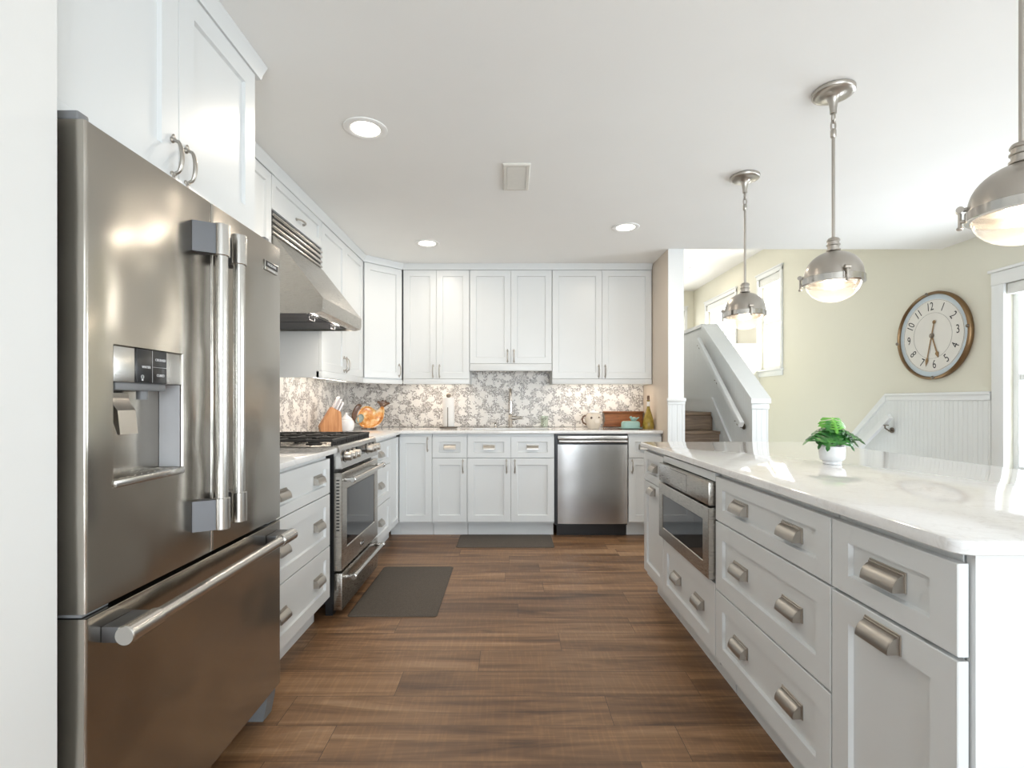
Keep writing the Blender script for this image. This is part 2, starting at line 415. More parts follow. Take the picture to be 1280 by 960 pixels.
# white corner board on the end of the partition, its cap and the beadboard below
struct('trim_partition_end', MB().box(PX0+.0, PX1+.004, YEDGE-.010, YEDGE+.003, 1.20, ZC), M['trim'])
b = MB().box(PX0-.004, PX1+.010, YEDGE-.018, YEDGE+.003, 0, 1.155)
struct('trim_partition_beadboard', b, M['bead_x'])
b = MB().box(PX0-.012, PX1+.018, YEDGE-.030, YEDGE+.003, 1.17, 1.20, .006)
b.box(PX0-.007, PX1+.013, YEDGE-.022, YEDGE+.003, 1.145, 1.17, .003)
struct('trim_partition_cap', b, M['trim'])

def wall_open(name, axis, p0, p1, u0, u1, z0, z1, holes, mat):
    """a wall slab with rectangular openings (u0,u1,z0,z1)"""
    us = sorted({u0, u1, *[h[0] for h in holes], *[h[1] for h in holes]})
    zs = sorted({z0, z1, *[h[2] for h in holes], *[h[3] for h in holes]})
    mb = MB()
    for a, b_ in zip(us, us[1:]):
        run = None
        for c, d in list(zip(zs, zs[1:]))+[(None, None)]:
            solid = c is not None and not any(h[0] <= a and b_ <= h[1] and h[2] <= c and d <= h[3] for h in holes)
            if solid: run = [c, d] if run is None else [run[0], d]
            elif run:
                if axis == 'x': mb.box(p0, p1, a, b_, *run)
                else: mb.box(a, b_, p0, p1, *run)
                run = None
    return struct(name, mb, mat)
W1 = (2.38, 3.655, .66, 2.03); W2_ADDED = (-.35, 1.45, .66, 2.03)  # the second opening is out of view, invented for daylight
W3 = (6.68, 7.26, 1.62, 2.92); W4 = (8.02, 9.20, 1.62, 2.92)
wall_open('wall_right', 'x', XR, XR+.14, -3.2, 10.0, -1.6, ZU, [W1, W2_ADDED, W3, W4], M['wall'])
W5 = (1.75, 3.42, 1.62, 2.96)  # widened on its unseen side to brighten the stairs
wall_open('wall_far', 'y', 9.86, 10.0, PX1, XR, -1.6, ZU, [W5], M['wall'])
W6_ADDED = (-.3, 2.9, .08, 2.12)  # unseen opening behind the camera, added as a source of daylight
wall_open('wall_rear', 'y', -3.2, -3.06, -.905, XR, 0, ZC, [W6_ADDED], M['wallw'])

def window(n, axis, face, sgn, u0, u1, z0, z1, mull=1, cas=.09, shade=0.0):
    """frame, casing, sashes and panes in a wall opening; face = room side of the wall, sgn = direction into the wall"""
    def bx(mb, a0, a1, d0, d1, c, e, bev=0):
        p, q = sorted((face+sgn*d0, face+sgn*d1))
        return mb.box(p, q, a0, a1, c, e, bev) if axis == 'x' else mb.box(a0, a1, p, q, c, e, bev)
    root = bpy.data.objects.new(f'window_{n}', None); C.objects.link(root); root['kind'] = 'structure'
    mb = MB()
    bx(mb, u0-cas, u0+.004, -.022, -.001, z0-.03, z1+cas*.7, .003); bx(mb, u1-.004, u1+cas, -.022, -.001, z0-.03, z1+cas*.7, .003)
    bx(mb, u0-cas, u1+cas, -.026, -.001, z1-.004, z1+cas, .003); bx(mb, u0-cas-.015, u1+cas+.015, -.038, -.001, z1+cas, z1+cas+.022, .004)
    bx(mb, u0-cas-.015, u1+cas+.015, -.045, .05, z0-.03, z0, .004); bx(mb, u0-cas, u1+cas, -.020, -.001, z0-.10, z0-.03, .003)
    mb.build('window_casing', M['trim'], root)
    mb = MB(); t = .045
    bx(mb, u0, u0+t, .05, .10, z0, z1, .003); bx(mb, u1-t, u1, .05, .10, z0, z1, .003)
    bx(mb, u0+t, u1-t, .05, .10, z0, z0+t, .003); bx(mb, u0+t, u1-t, .05, .10, z1-t, z1, .003)
    zm = (z0+z1)/2; bx(mb, u0+t, u1-t, .055, .095, zm-.022, zm+.022, .003)
    for k in range(1, mull):
        u = u0+(u1-u0)*k/mull; bx(mb, u-.035, u+.035, .05, .10, z0+t, z1-t, .003)
    mb.build('window_sash', M['trim'], root)
    mb = MB(); bx(mb, u0+t*.6, u1-t*.6, .070, .074, z0+t*.6, z1-t*.6); mb.build('window_pane', M['glass'], root)
    if shade:
        mb = MB(); bx(mb, u0+.006, u1-.006, .0, .045, z1-shade, z1-.004, .008); mb.build('window_shade', M['shade'], root)
    return root
window(1, 'x', XR, 1, *W1, 2, .09, .085); window(2, 'x', XR, 1, *W2_ADDED, 2, .09, .085)
window(3, 'x', XR, 1, *W3, 1, .05, .12); window(4, 'x', XR, 1, *W4, 2, .05, .12)
window(5, 'y', 9.86, 1, *W5, 2, .05, .12); window(6, 'y', -3.06, -1, *W6_ADDED, 3, .09)

# beadboard wainscot and chair rail on the right wall; it turns down along the descending stairs
Z_CH, YC0, SL = 1.235, 4.80, .86
struct('trim_wainscot', MB().prism([(3.758, 0), (3.758, Z_CH-.03), (YC0, Z_CH-.03), (YC0+1.8, Z_CH-.03-1.8*SL), (YC0+1.8, -1.4), (YC0-.2, -1.4), (YC0-.2, 0)], 'x', XR-.012, XR-.001), M['bead_y'])
b = MB()
b.box(XR-.030, XR-.001, 3.758, YC0, Z_CH-.012, Z_CH+.012, .004); b.box(XR-.022, XR-.001, 3.758, YC0, Z_CH-.055, Z_CH-.012, .003)
b.prism([(YC0, Z_CH+.012), (YC0+1.8, Z_CH+.012-1.8*SL), (YC0+1.8, Z_CH-.055-1.8*SL), (YC0, Z_CH-.055)], 'x', XR-.026, XR-.001)
struct('trim_chair_rail', b, M['trim'])
struct('baseboard_right', MB().box(XR-.020, XR-.001, -3.0, YC0-.25, 0.001, .13, .003), M['trim'])

# knee wall of the stairs: newel face, sloping part, level part along the landing
Y0K, Y1K, ZA, ZB, YE = 4.30, 5.41, 1.155, 1.965, 7.35
struct('wall_knee', MB().prism([(Y0K, 0), (Y0K, ZA), (Y1K, ZB), (YE, ZB), (YE, -1.5), (4.63, -1.5), (4.63, 0)], 'x', KX0, KX1), M['bead_y'])
b = MB(); CX0, CX1, T = KX0-.022, KX1+.022, .035
dz = (ZB-ZA)/(Y1K-Y0K)
b.prism([(Y0K-.03, ZA-.0*dz), (Y1K-.01, ZB), (YE, ZB), (YE, ZB+T), (Y1K-.03, ZB+T), (Y0K-.03, ZA+T*1.15)], 'x', CX0, CX1)
b.box(CX0+.01, CX1-.01, Y0K-.018, Y0K+.0, ZA-.05, ZA-.002, .003)
struct('trim_knee_cap', b, M['trim'])
struct('trim_newel_face', MB().box(KX0-.006, KX1+.006, Y0K-.012, Y0K-.001, 0, ZA-.052), M['bead_x'])
struct('wall_guard', MB().box(KX1, XR-.002, YE-.10, YE, -1.5, 1.965), M['wall'])
struct('trim_guard_cap', MB().box(KX1, XR-.002, YE-.125, YE+.02, 1.967, 2.0, .006), M['trim'])
LZ = 1.062
struct('floor_landing', MB().prism([(PX1+.004, 5.14), (KX0-.002, 5.14), (KX0-.002, YE+.01), (XR-.002, YE+.01), (XR-.002, 9.85), (PX1+.004, 9.85)], 'z', LZ-.2, LZ), M['tread'])
# skirt board beside the treads and baseboard along the landing
b = MB()
b.prism([(4.25, .36), (5.12, LZ+.13), (YE, LZ+.13), (YE, LZ+.002), (5.17, LZ+.002), (4.33, .30)], 'x', KX0-.016, KX0-.002)
b.prism([(4.25, .36), (5.12, LZ+.13), (YE, LZ+.13), (YE, LZ+.15), (5.115, LZ+.15), (4.245, .38)], 'x', KX0-.022, KX0-.002)
struct('trim_skirt', b, M['trim'])
st = thing('staircase', 'brown wooden stairs rising behind the white partition end beside the knee wall', 'stairs', (PX1+.005, 3.97, 0))
for k in range(1, 6):
    yk, zk = (k-1)*.2345, k*LZ/6
    wst = KX0-.024-PX1-.005-.002
    MB().box(0, wst, yk-.028, yk+.2345, zk-.032, zk-.002, .006).build('tread', M['tread'], st)
    MB().box(.002, wst-.002, yk, yk+.018, zk-LZ/6+.001, zk-.033).build('riser', M['tread'], st)
MB().box(0, wst, 5*.2345-.028, 5*.2345-.006, LZ-.034, LZ-.001, .006).build('tread', M['tread'], st)
MB().box(.002, wst-.002, 5*.2345-.022, 5*.2345-.006, LZ*5/6+.001, LZ-.036).build('riser', M['tread'], st)

def handrail(name, label, x, wallx, p, q, nb, mat=M['trim']):
    t = thing(name, label, 'handrail', (x, p[0], p[1]))
    d = Vector((0, q[0]-p[0], q[1]-p[1])); n = Vector((0, -d.z, d.y)).normalized()
    b = MB(); prof = rrect(-.020, .020, -.027, .027, .008, 3)
    b.loops([[Vector((u, 0, 0))+n*v+(d if e else Vector()) for u, v in prof] for e in (0, 1)])
    b.build('rail', mat, t)
    for f in nb:
        c = d*f - n*.028
        b = MB(); wx = wallx-x
        s = 1 if wx > 0 else -1
        b.tube([c, c+Vector((0, 0, -.03)), c+Vector((wx*.5, 0, -.055)), c+Vector((wx-s*.012, 0, -.05))], .007, 8)
        b.cyl(c+Vector((wx-s*.012, 0, -.05)), c+Vector((wx-s*.004, 0, -.05)), .026, 16)
        b.box(c.x-.014, c.x+.014, c.y-.03, c.y+.03, c.z-.006, c.z+.002)
        b.build('rail_bracket', M['darkmetal'], t)
handrail('handrail', 'short white handrail on the knee wall above the rising stairs', KX0-.065, KX0, (4.36, .97), (5.36, 1.83), (.06, .5, .95))
handrail('handrail', 'white handrail sloping down the wainscot below the round clock', XR-.085, XR-.013, (4.66, 1.035), (5.75, .155), (.07, .75))

# ------------------------------------------------------------ cabinet kit
def shaker(x0, x1, z0, z1, fw=.057, t=.02, rec=.011):
    mb = MB(); e = .0016
    fw = min(fw, (x1-x0)*.33); fz = min(fw, .046) if z1-z0 < .2 else fw
    mb.loops([rect(x0, x1, z0, z1, t), rect(x0, x1, z0, z1, e), rect(x0+e, x1-e, z0+e, z1-e, 0),
              rect(x0+fw, x1-fw, z0+fz, z1-fz, 0), rect(x0+fw+.004, x1-fw-.004, z0+fz+.004, z1-fz-.004, rec)])
    return mb
def cup_mesh():
    mb = MB(); w = .048; n = 10; H = .036; D = .026; z0 = -.020
    # hood: curved shell open below, on a flanged plate
    out = [(-D*math.cos(PI/2*k/n)-.002, z0+H*math.sin(PI/2*k/n)) for k in range(n+1)]
    inn = [(-(D-.003)*math.cos(PI/2*k/n)-.002, z0+(H-.003)*math.sin(PI/2*k/n)) for k in range(n+1)]
    mb.prism(out+inn[::-1], 'x', -w, w)
    for a, b_ in ((-w-.0015, -w+.002), (w-.002, w+.0015)):
        mb.prism(out+[(-.002, z0)], 'x', a, b_)
    mb.box(-w-.006, w+.006, -.003, 0, z0-.001, z0+H+.008, .001, 1)
    mb.box(-w-.004, w+.004, -.007, -.003, z0+H-.001, z0+H+.004, .001, 1)
    return mb.mesh('cup_pull', M['nickel'], 30)
def bow_mesh(L=.096):
    mb = MB(); h = L/2; path = []; rs = []
    for k in range(17):
        t = k/16; z = -h+L*t; y = -.006-.023*(max(0, math.sin(PI*t))**.34)
        path.append((0, y, z)); rs.append(.0045+.0016*math.sin(PI*t))
    mb.tube(path, rs, 10)
    for s in (-1, 1):
        mb.lathe([(.0085, 0), (.0085, .003), (.0055, .006), (.0055, .011), (.0005, .0125)], (0, 0, s*h), 14, '-y')
        mb.ball((0, -.005, s*(h+.010)), .006, .9, .7, 1.2, 10, 6)
    return mb.mesh('bow_handle', M['nickel'], 40)
CUP, BOW = cup_mesh(), bow_mesh()
def front(parent, kind, x0, x1, z0, z1, pulls=(), fw=.057):
    """pulls: ('cup', x, z) / ('bow', x, z) / ('bowh', x, z)"""
    d = shaker(x0, x1, z0, z1, fw).build(kind, M['cab'], parent)
    for k, px, pz in pulls:
        if k == 'cup': inst('cup_pull', CUP, d, (px, -.0005+.0, pz))
        elif k == 'cupr': inst('cup_pull', CUP, d, (px, .0105, pz))
        elif k == 'bow': inst('bow_handle', BOW, d, (px, 0, pz))
        elif k == 'bowh': inst('bow_handle', BOW, d, (px, 0, pz), (0, PI/2, 0))
    return d
def base_cab(label, loc, rot, w, d, toe=True, holes=(), x0=0.0, zt=.892, name='base_cabinet', toe_y=.085):
    t = thing(name, label, 'cabinet', loc, rot)
    mb = MB()
    mb.box(x0+.002, x0+.018, .022, d, .115, zt); mb.box(w-.018, w-.002, .022, d, .115, zt)
    mb.box(x0+.018, w-.018, .022, d, .115, .133); mb.box(x0+.018, w-.018, d-.012, d, .133, zt)
    if not holes: mb.box(x0+.018, w-.018, .022, .040, .133, zt)
    for (a, b_, c, e) in holes: mb.box(a, b_, .022, .040, c, e)
    mb.build('cabinet_box', M['cab'], t)
    if toe: MB().box(x0+.002, w-.002, toe_y, toe_y+.018, .001, .114).build('toe_kick', M['cab'], t)
    return t
def wall_cab(label, loc, rot, w, d, h, rail=.038, name='wall_cabinet', led=0.0):
    t = thing(name, label, 'cabinet', loc, rot)
    MB().box(.001, w-.001, .021, d, rail*.5, h).box(.001, .018, .021, d, -.001, rail*.5).box(w-.018, w-.001, .021, d, -.001, rail*.5).build('cabinet_box', M['cab'], t)
    MB().box(.001, w-.001, -.004, .040, -.004, rail+.004, .003).build('light_rail', M['cab'], t)
    if led:
        MB().box(w*.08, w*.92, .10, .13, rail*.5-.014, rail*.5-.001, .003).build('light_bar', M['lens'], t)
        area('under_cabinet_lamp', (w/2, .115, rail*.5-.02), (0, 0, -1), w*.8, .03, led, (1, .66, .44), parent=t)
    return t
G = .0018
R90, RM90 = PI/2, -PI/2
DZ = ((.685, .868), (.408, .680), (.132, .403))

# ---- left run (fronts face +X): local x runs away from the camera
LF = -.955
t = base_cab('white three-drawer base cabinet between the refrigerator and the gas range', (LF, 1.945, 0), R90, .735, .63)
for z0, z1 in DZ:
    front(t, 'drawer', G, .735-G, z0, z1, [('cupr', .18, (z0+z1)/2), ('cupr', .59, (z0+z1)/2)])
t = base_cab('narrow white three-drawer base cabinet right of the range, next to the corner', (LF, 3.478, 0), R90, .552, .63)
for z0, z1 in DZ:
    front(t, 'drawer', G, .552-G, z0, z1, [('cupr', .276, (z0+z1)/2)])
t = base_cab('plain white panelled filler cabinet in the inner corner of the base run', (LF, 4.031, 0), R90, .313, .63)
front(t, 'panel', G, .313-G, .132, .868, [], .05)
# ---- back run (fronts face the camera)
BF = 4.345
t = base_cab('white corner base cabinet with one full-height door and no drawer', (LF+.002, BF, 0), 0, .284, .63)
front(t, 'door', G, .284-G, .132, .868, [('bow', .284-.038, .80)])
MB().box(-.090, .001, .085, .103, .001, .114).build('toe_kick', M['cab'], t)
t = base_cab('narrow white base cabinet with one drawer over one door left of the sink', (-.669, BF, 0), 0, .303, .63)
front(t, 'drawer', G, .303-G, .685, .868, [('cupr', .1515, .777)])
front(t, 'door', G, .303-G, .132, .680, [('bow', .303-.036, .612)])
t = base_cab('wide white sink base cabinet with two false drawer fronts over two doors', (-.366, BF, 0), 0, .752, .63)
for a, b_, hx in ((G, .376-G/2, .376-.036), (.376+G/2, .752-G, .376+.036)):
    front(t, 'drawer_front', a, b_, .685, .868, [('cupr', (a+b_)/2, .777)])
    front(t, 'door', a, b_, .132, .680, [('bow', hx, .612)])
t = base_cab('narrow white base cabinet with drawer and door right of the dishwasher', (1.024, BF, 0), 0, .290, .63)
front(t, 'drawer', G, .290-G, .685, .868, [('cupr', .145, .777)])
front(t, 'door', G, .290-G, .132, .680, [('bow', .034, .612)])
# ---- left wall cabinets
UF = -1.27
t = wall_cab('white two-door wall cabinet above the stainless refrigerator', (-.95, 1.012, 1.776), R90, .872, .634, .6595, .026)
front(t, 'door', .002, .436-G/2, .030, .614, [('bow', .436-.030, .082)], .07)
front(t, 'door', .436+G/2, .870, .030, .614, [('bow', .436+.030, .082)], .07)
b = MB(); b.prism([(.015, .6155), (-.006, .6155), (-.012, .634), (-.030, .659), (-.030, .6635), (.015, .6635)], 'x', 0, .905)
b.build('crown', M['cab'], t)
t = wall_cab('white two-door wall cabinet between the refrigerator cabinet and the range hood', (UF, 1.888, 1.335), R90, .802, .316, 1.06, .04)
front(t, 'door', G, .401-G/2, .045, 1.05, [('bow', .401-.03, .12)]); front(t, 'door', .401+G/2, .802-G, .045, 1.05, [('bow', .401+.03, .12)])
t = wall_cab('short white flip-up wall cabinet directly above the range hood grille', (UF, 2.693, 2.205), R90, .712, .316, .19, .0021)
front(t, 'door', G, .712-G, .004, .182, [('bowh', .356, .05)], .045)
t = wall_cab('white two-door wall cabinet on the left wall just right of the range hood', (UF, 3.408, 1.335), R90, .960, .316, 1.06, .04, led=.55)
front(t, 'door', G, .48-G/2, .045, 1.05, [('bow', .48-.03, .12)]); front(t, 'door', .48+G/2, .96-G, .045, 1.05, [('bow', .48+.03, .12)])
# ---- diagonal corner wall cabinet
t = thing('wall_cabinet', 'white single-door wall cabinet set diagonally across the kitchen corner', 'cabinet', (UF, 4.371, 1.335), PI/4)
dl = math.hypot(.285, .285)
cbx = MB(); cor = [(.004, .021), (dl-.004, .021), (dl+.215, .236), (dl/2, .236+.215+dl/2-.005), (-.215, .236)]
cbx.prism(cor, 'z', .02, 1.06); cbx.build('cabinet_box', M['cab'], t)
MB().box(.002, dl-.002, .002, .040, -.004, .034, .004).build('light_rail', M['cab'], t)
front(t, 'door', .012, dl-.012, .045, 1.05, [('bow', dl-.042, .12)])
# ---- back wall cabinets
UB = 4.655
def back_upper(label, x0, w, z0, rail, led):
    t = wall_cab(label, (x0, UB, z0), 0, w, .321, 2.395-z0, rail, led=led)
    h = 2.385-z0
    front(t, 'door', G, w/2-G/2, rail+.006, h, [('bow', w/2-.030, rail+.075)])
    front(t, 'door', w/2+G/2, w-G, rail+.006, h, [('bow', w/2+.030, rail+.075)])
    return t
back_upper('white two-door wall cabinet beside the corner, above the paper towel roll', -.983, .612, 1.335, .040, .45)
back_upper('shorter white two-door wall cabinet centred above the sink and faucet', -.369, .760, 1.458, .058, 0)
back_upper('wide white two-door wall cabinet above the dishwasher and wooden tray', .393, .921, 1.335, .040, .55)
# crown along the upper run
def sweep(path, prof):
    mb = MB(); rows = []; n = len(path)
    P = [Vector((*p, 0)) for p in path]
    for i in range(n):
        d0 = (P[i]-P[i-1]).normalized() if i else None
        d1 = (P[i+1]-P[i]).normalized() if i < n-1 else None
        n0 = Vector((d0.y, -d0.x, 0)) if d0 else None
        n1 = Vector((d1.y, -d1.x, 0)) if d1 else None
        if n0 is None: m = n1
        elif n1 is None: m = n0
        else: m = (n0+n1); m = m/ (m.dot(n0))
        rows.append([P[i]+m*o+Vector((0, 0, z)) for o, z in prof])
    return mb.loops(rows)
struct('trim_crown', sweep([(UF, 1.89), (UF, 4.371), (-.985, UB), (1.314, UB)],
       [(-.02, 2.3965), (-.002, 2.3965), (-.001, 2.387), (.006, 2.387), (.010, 2.404), (.028, 2.430), (.030, 2.4385), (-.02, 2.4385)]), M['cab'])

# ---- backsplash
struct('trim_backsplash_left', MB().box(XL+.0005, XL+.0065, 1.95, 4.972, .922, 1.655), M['mos_l'])
struct('trim_backsplash_back', MB().box(XL+.007, PX0-.001, YB-.0075, YB-.0005, .922, 1.47), M['mos_b'])

# ---- countertops
def slab(xs, ys, mask, z0, z1, bev=.004):
    mb = MB(); V = {}
    def v(i, j, z):
        if (i, j, z) not in V: V[i, j, z] = mb.bm.verts.new((xs[i], ys[j], z))
        return V[i, j, z]
    cells = {(i, j) for i in range(len(xs)-1) for j in range(len(ys)-1) if mask(i, j)}
    for i, j in cells:
        mb.bm.faces.new([v(i, j, z1), v(i+1, j, z1), v(i+1, j+1, z1), v(i, j+1, z1)])
        mb.bm.faces.new([v(i, j, z0), v(i, j+1, z0), v(i+1, j+1, z0), v(i+1, j, z0)])
        for di, dj, e in ((0, -1, ((i, j), (i+1, j))), (1, 0, ((i+1, j), (i+1, j+1))), (0, 1, ((i+1, j+1), (i, j+1))), (-1, 0, ((i, j+1), (i, j)))):
            if (i+di, j+dj) not in cells:
                (a, b_), (c, d) = e
                mb.bm.faces.new([v(a, b_, z0), v(c, d, z0), v(c, d, z1), v(a, b_, z1)])
    mb.bm.normal_update()
    es = [e for e in mb.bm.edges if len(e.link_faces) == 2 and e.calc_face_angle() > .5]
    bmesh.ops.bevel(mb.bm, geom=es, offset=bev, segments=2, affect='EDGES', profile=.5)
    return mb
CT0, CT1 = .894, .921
SX0, SX1, SY0, SY1 = -.33, .36, 4.43, 4.74
xs = [XL+.008, -.925, SX0, SX1, PX0-.003]; ys = [3.472, 4.322, SY0, SY1, YB-.009]
o = slab(xs, ys, lambda i, j: (i == 0 or j > 0) and not (i == 2 and j == 2), CT0, CT1).build('countertop', M['quartz'])
tag(o, 'white veined L-shaped countertop along the back wall holding the sink', 'countertop')
o = slab([XL+.008, -.925], [1.945, 2.708], lambda i, j: True, CT0, CT1).build('countertop', M['quartz'])
tag(o, 'short white countertop between the refrigerator and the gas range', 'countertop')
# sink
t = thing('kitchen_sink', 'undermount stainless sink in the back counter below the faucet', 'sink', ((SX0+SX1)/2, (SY0+SY1)/2, .70))
hw, hd = (SX1-SX0)/2, (SY1-SY0)/2
def r2(w, d, z, r=.03): return [(x, y, z) for x, y in rrect(-w, w, -d, d, r, 4)]
MB().loops([r2(hw+.012, hd+.012, .1925), r2(hw+.012, hd+.012, .0), r2(hw+.009, hd+.009, -.003)], False, True).loops(
    [r2(hw+.012, hd+.012, .1925), r2(hw-.002, hd-.002, .1925), r2(hw-.004, hd-.004, .02), r2(hw-.03, hd-.03, .004)], False, True).build('basin', M['steel'], t)
MB().lathe([(.001, .0045), (.03, .0045), (.042, .006), (.045, .0045)], (0, 0, .001), 24).build('drain', M['bright'], t)

# ------------------------------------------------------------ kitchen island
IF = .823; IFAR = 3.095
t = base_cab('narrow white island cabinet at the far end with drawer and pull-out', (IF, IFAR, 0), RM90, .393, .66)
front(t, 'drawer', .012, .393-G, .700, .872, [('cupr', .20, .786)]); front(t, 'door', .012, .393-G, .150, .694, [('cup', .20, .655)])
t = base_cab('white island cabinet built around the drawer microwave', (IF, 2.70, 0), RM90, .682, .66, True,
             ((.018, .664, .850, .892), (.018, .664, .133, .452)))
MB().box(G, .682-G, 0, .02, .850, .884, .001).build('rail', M['cab'], t)
front(t, 'drawer', G, .682-G, .150, .440, [('cupr', .20, .295), ('cupr', .49, .295)], .06)
t = base_cab('wide white island cabinet with three stacked drawers', (IF, 2.015, 0), RM90, .724, .66)
for z0, z1 in ((.700, .872), (.425, .694), (.150, .419)):
    front(t, 'drawer', G, .724-G, z0, z1, [('cupr', .20, (z0+z1)/2), ('cupr', .53, (z0+z1)/2)], .062)
MB().box(-1.08, 1.078, .664, .700, .001, .892).build('back_panel', M['bead_x'], t)
MB().box(-1.08, 1.078, .701, .711, .001, .11, .003).build('back_baseboard', M['cab'], t)
t = base_cab('white island cabinet nearest the camera with one drawer over a pull-out door', (IF, 1.289, 0), RM90, .352, .66)
front(t, 'drawer', G, .365-G, .700, .872, [('cupr', .178, .786)], .062)
front(t, 'door', G, .365-G, .150, .692, [('cup', .178, .655)], .062)
# end panel and back panel of the island, then its top
MB().box(.355, .373, .024, .72, .001, .892).build('end_panel', M['cab'], t)
MB().box(.3735, .383, .024, .72, .001, .11, .003).build('end_baseboard', M['cab'], t)
prof = rrect(.803, 1.872, .900, 3.122, .035, 8)
b = MB()
def ins(d):
    cx, cy = (.803+1.872)/2, (.9+3.122)/2
    return rrect(.803+d, 1.872-d, .9+d, 3.122-d, .035, 8)
e = .006
b.loops([[(x, y, z) for x, y in ins(d)] for d, z in ((.002, CT0), (0, CT0+.002), (0, CT1-e), (e*.3, CT1-e*.3), (e, CT1))])
o = b.build('island_countertop', M['quartz']); tag(o, 'large white quartz top covering the kitchen island', 'countertop')

# drawer microwave
t = thing('microwave_drawer', 'stainless drawer microwave with dark window set in the island', 'microwave', (IF-.025, 2.695, .456), RM90)
w = .672
MB().box(.012, w-.012, .032, .52, .004, .388).build('microwave_box', M['greysteel'], t)
MB().box(0, w, 0, .030, .296, .390, .003).build('control_panel', M['steel'], t)
dsp = MB().box(.188, .422, -.0006, .001, .306, .382).build('display', M['dark'], t); MB().box(.190, .420, -.0015, -.0004, .308, .380).build('display_plate', M['steel'], dsp)
mb = MB(); z0, z1 = 0, .286
mb.loops([rect(0, w, z0, z1, .03), rect(0, w, z0, z1, .002), rect(.002, w-.002, z0+.002, z1-.002, 0),
          rect(.060, w-.060, .056, .232, 0), rect(.063, w-.063, .059, .229, .004)])
d = mb.build('drawer_front', M['steel'], t)
MB().box(.0635, w-.0635, .0025, .0038, .0595, .2285).build('window', M['ovenglass'], d)

# ------------------------------------------------------------ refrigerator
FX, FY = -.87, 1.034
t = thing('refrigerator', 'large stainless french-door refrigerator with ice and water dispenser', 'refrigerator', (FX, FY, 0), R90)
W = .880
MB().box(.006, W-.006, .082, .70, .055, 1.738, .006).build('fridge_case', M['greysteel'], t)
SEAM = .438
def door_plain(x0, x1, z0, z1, th=.074):
    mb = MB(); r = .007; L = []
    for k in range(6):
        a = PI/2*k/5; L.append(rect(x0+r*(1-math.cos(a)) if 0 else x0+r*(1-math.sin(PI/2-a)), x1-r*(1-math.sin(PI/2-a)), z0+r*.3*(1-math.sin(PI/2-a)), z1-r*.3*(1-math.sin(PI/2-a)), r*(1-math.sin(a))))
    return mb, [rect(x0, x1, z0, z1, th)]+L
Z0, Z1 = .732, 1.750
mb, L = door_plain(0, SEAM-.002, Z0, Z1)
DX0, DX1, DZ0, DZ1 = .072, .310, .980, 1.297
h0 = rect(DX0, DX1, DZ0, DZ1, 0); h1 = rect(DX0+.003, DX1-.003, DZ0+.003, DZ1-.003, .004); h2 = rect(DX0+.012, DX1-.004, DZ0+.012, DZ1-.003, .060)
mb.loops(L+[h0, h1, h2]); dl_ = mb.build('left_door', M['steelf'], t, 25)
mb, L = door_plain(SEAM+.002, W, Z0, Z1); mb.loops(L); dr_ = mb.build('right_door', M['steelf'], t, 25)
mb, L = door_plain(0, W, .105, .722); mb.loops(L); fz = mb.build('freezer_drawer', M['steelf'], t, 25)
# dispenser
MB().box(DX0+.004, DX1-.004, .002, .055, 1.214, 1.294, .002).build('dispenser_header', M['bright'], dl_)
MB().box(.140, .243, -.0015, .003, 1.2145, 1.2945, .001).build('dispenser_display', M['blackp'], dl_)
mb = MB(); y = -.0016
text_mesh(mb, 'WATER', .0085, .171, 1.252, y, depth=.0004); text_mesh(mb, 'CRUSHED', .0085, .220, 1.272, y, depth=.0004)
text_mesh(mb, 'CUBED', .0085, .220, 1.234, y, depth=.0004)
mb.lathe([(.0048, 0), (.0048, .0007), (.0036, .0007), (.0036, 0)], (.158, y, 1.2285), 14, '-y')
mb.box(.1557, .1603, y-.0006, y, 1.2195, 1.2230)
mb.box(.1912, .1917, y-.0003, y, 1.216, 1.293); mb.box(.1917, .2425, y-.0003, y, 1.2535, 1.2540)
mb.build('dispenser_print', M['text'], dl_)
mb = MB(); mb.prism([(.056, 1.190), (.034, 1.190), (.030, 1.168), (.016, 1.150), (.010, 1.095), (.016, 1.0945), (.036, 1.150), (.056, 1.150)], 'x', .105, .160)
mb.build('dispenser_paddle', M['nickel'], dl_)
mb = MB(); mb.box(.086, .250, .006, .058, 1.196, 1.2135, .002); mb.cyl((.20, .03, 1.197), (.20, .03, 1.175), .012)
mb.build('ice_chute', M['grey'], dl_)
mb = MB(); mb.box(DX0+.002, DX1-.002, -.006, .058, .980, .997, .003)
for k in range(9): mb.box(.10+k*.022, .106+k*.022, .008, .050, .997, .999)
mb.build('drip_tray', M['bright'], dl_)
mb = MB(); mb.box(DX1-.0085, DX1-.0055, .006, .059, .998, 1.213); mb.build('dispenser_side', M['shadegrey'], dl_)
# handles: bar with thicker sleeves at both ends, held by angled brackets
def vhandle(door, x, zb, zt, s):
    h = MB(); yb = -.052
    h.cyl((x, yb, zb+.07), (x, yb, zt-.07), .0165, 20)
    for a, b_ in ((zb, zb+.09), (zt-.09, zt)):
        h.lathe([(.0195, 0), (.0215, .002), (.0215, b_-a-.002), (.0195, b_-a)], (x, yb, a), 24)
    ob = h.build('door_handle', M['bright'], door, 32)
    for a, b_ in ((zb+.003, zb+.087), (zt-.087, zt-.003)):
        g = MB()
        g.prism([(x+s*.004, yb+.012), (x+s*.022, yb+.004), (x+s*.052, -.0005), (x+s*.006, -.0005)] if s < 0 else
                [(x+s*.004, yb+.012), (x+s*.006, -.0005), (x+s*.052, -.0005), (x+s*.022, yb+.004)], 'z', a, b_)
        g.build('handle_bracket', M['greysteel'], ob)
vhandle(dl_, SEAM-.040, .808, 1.672, -1); vhandle(dr_, SEAM+.052, .808, 1.672, 1)
h = MB(); yb = -.052; hz = .672
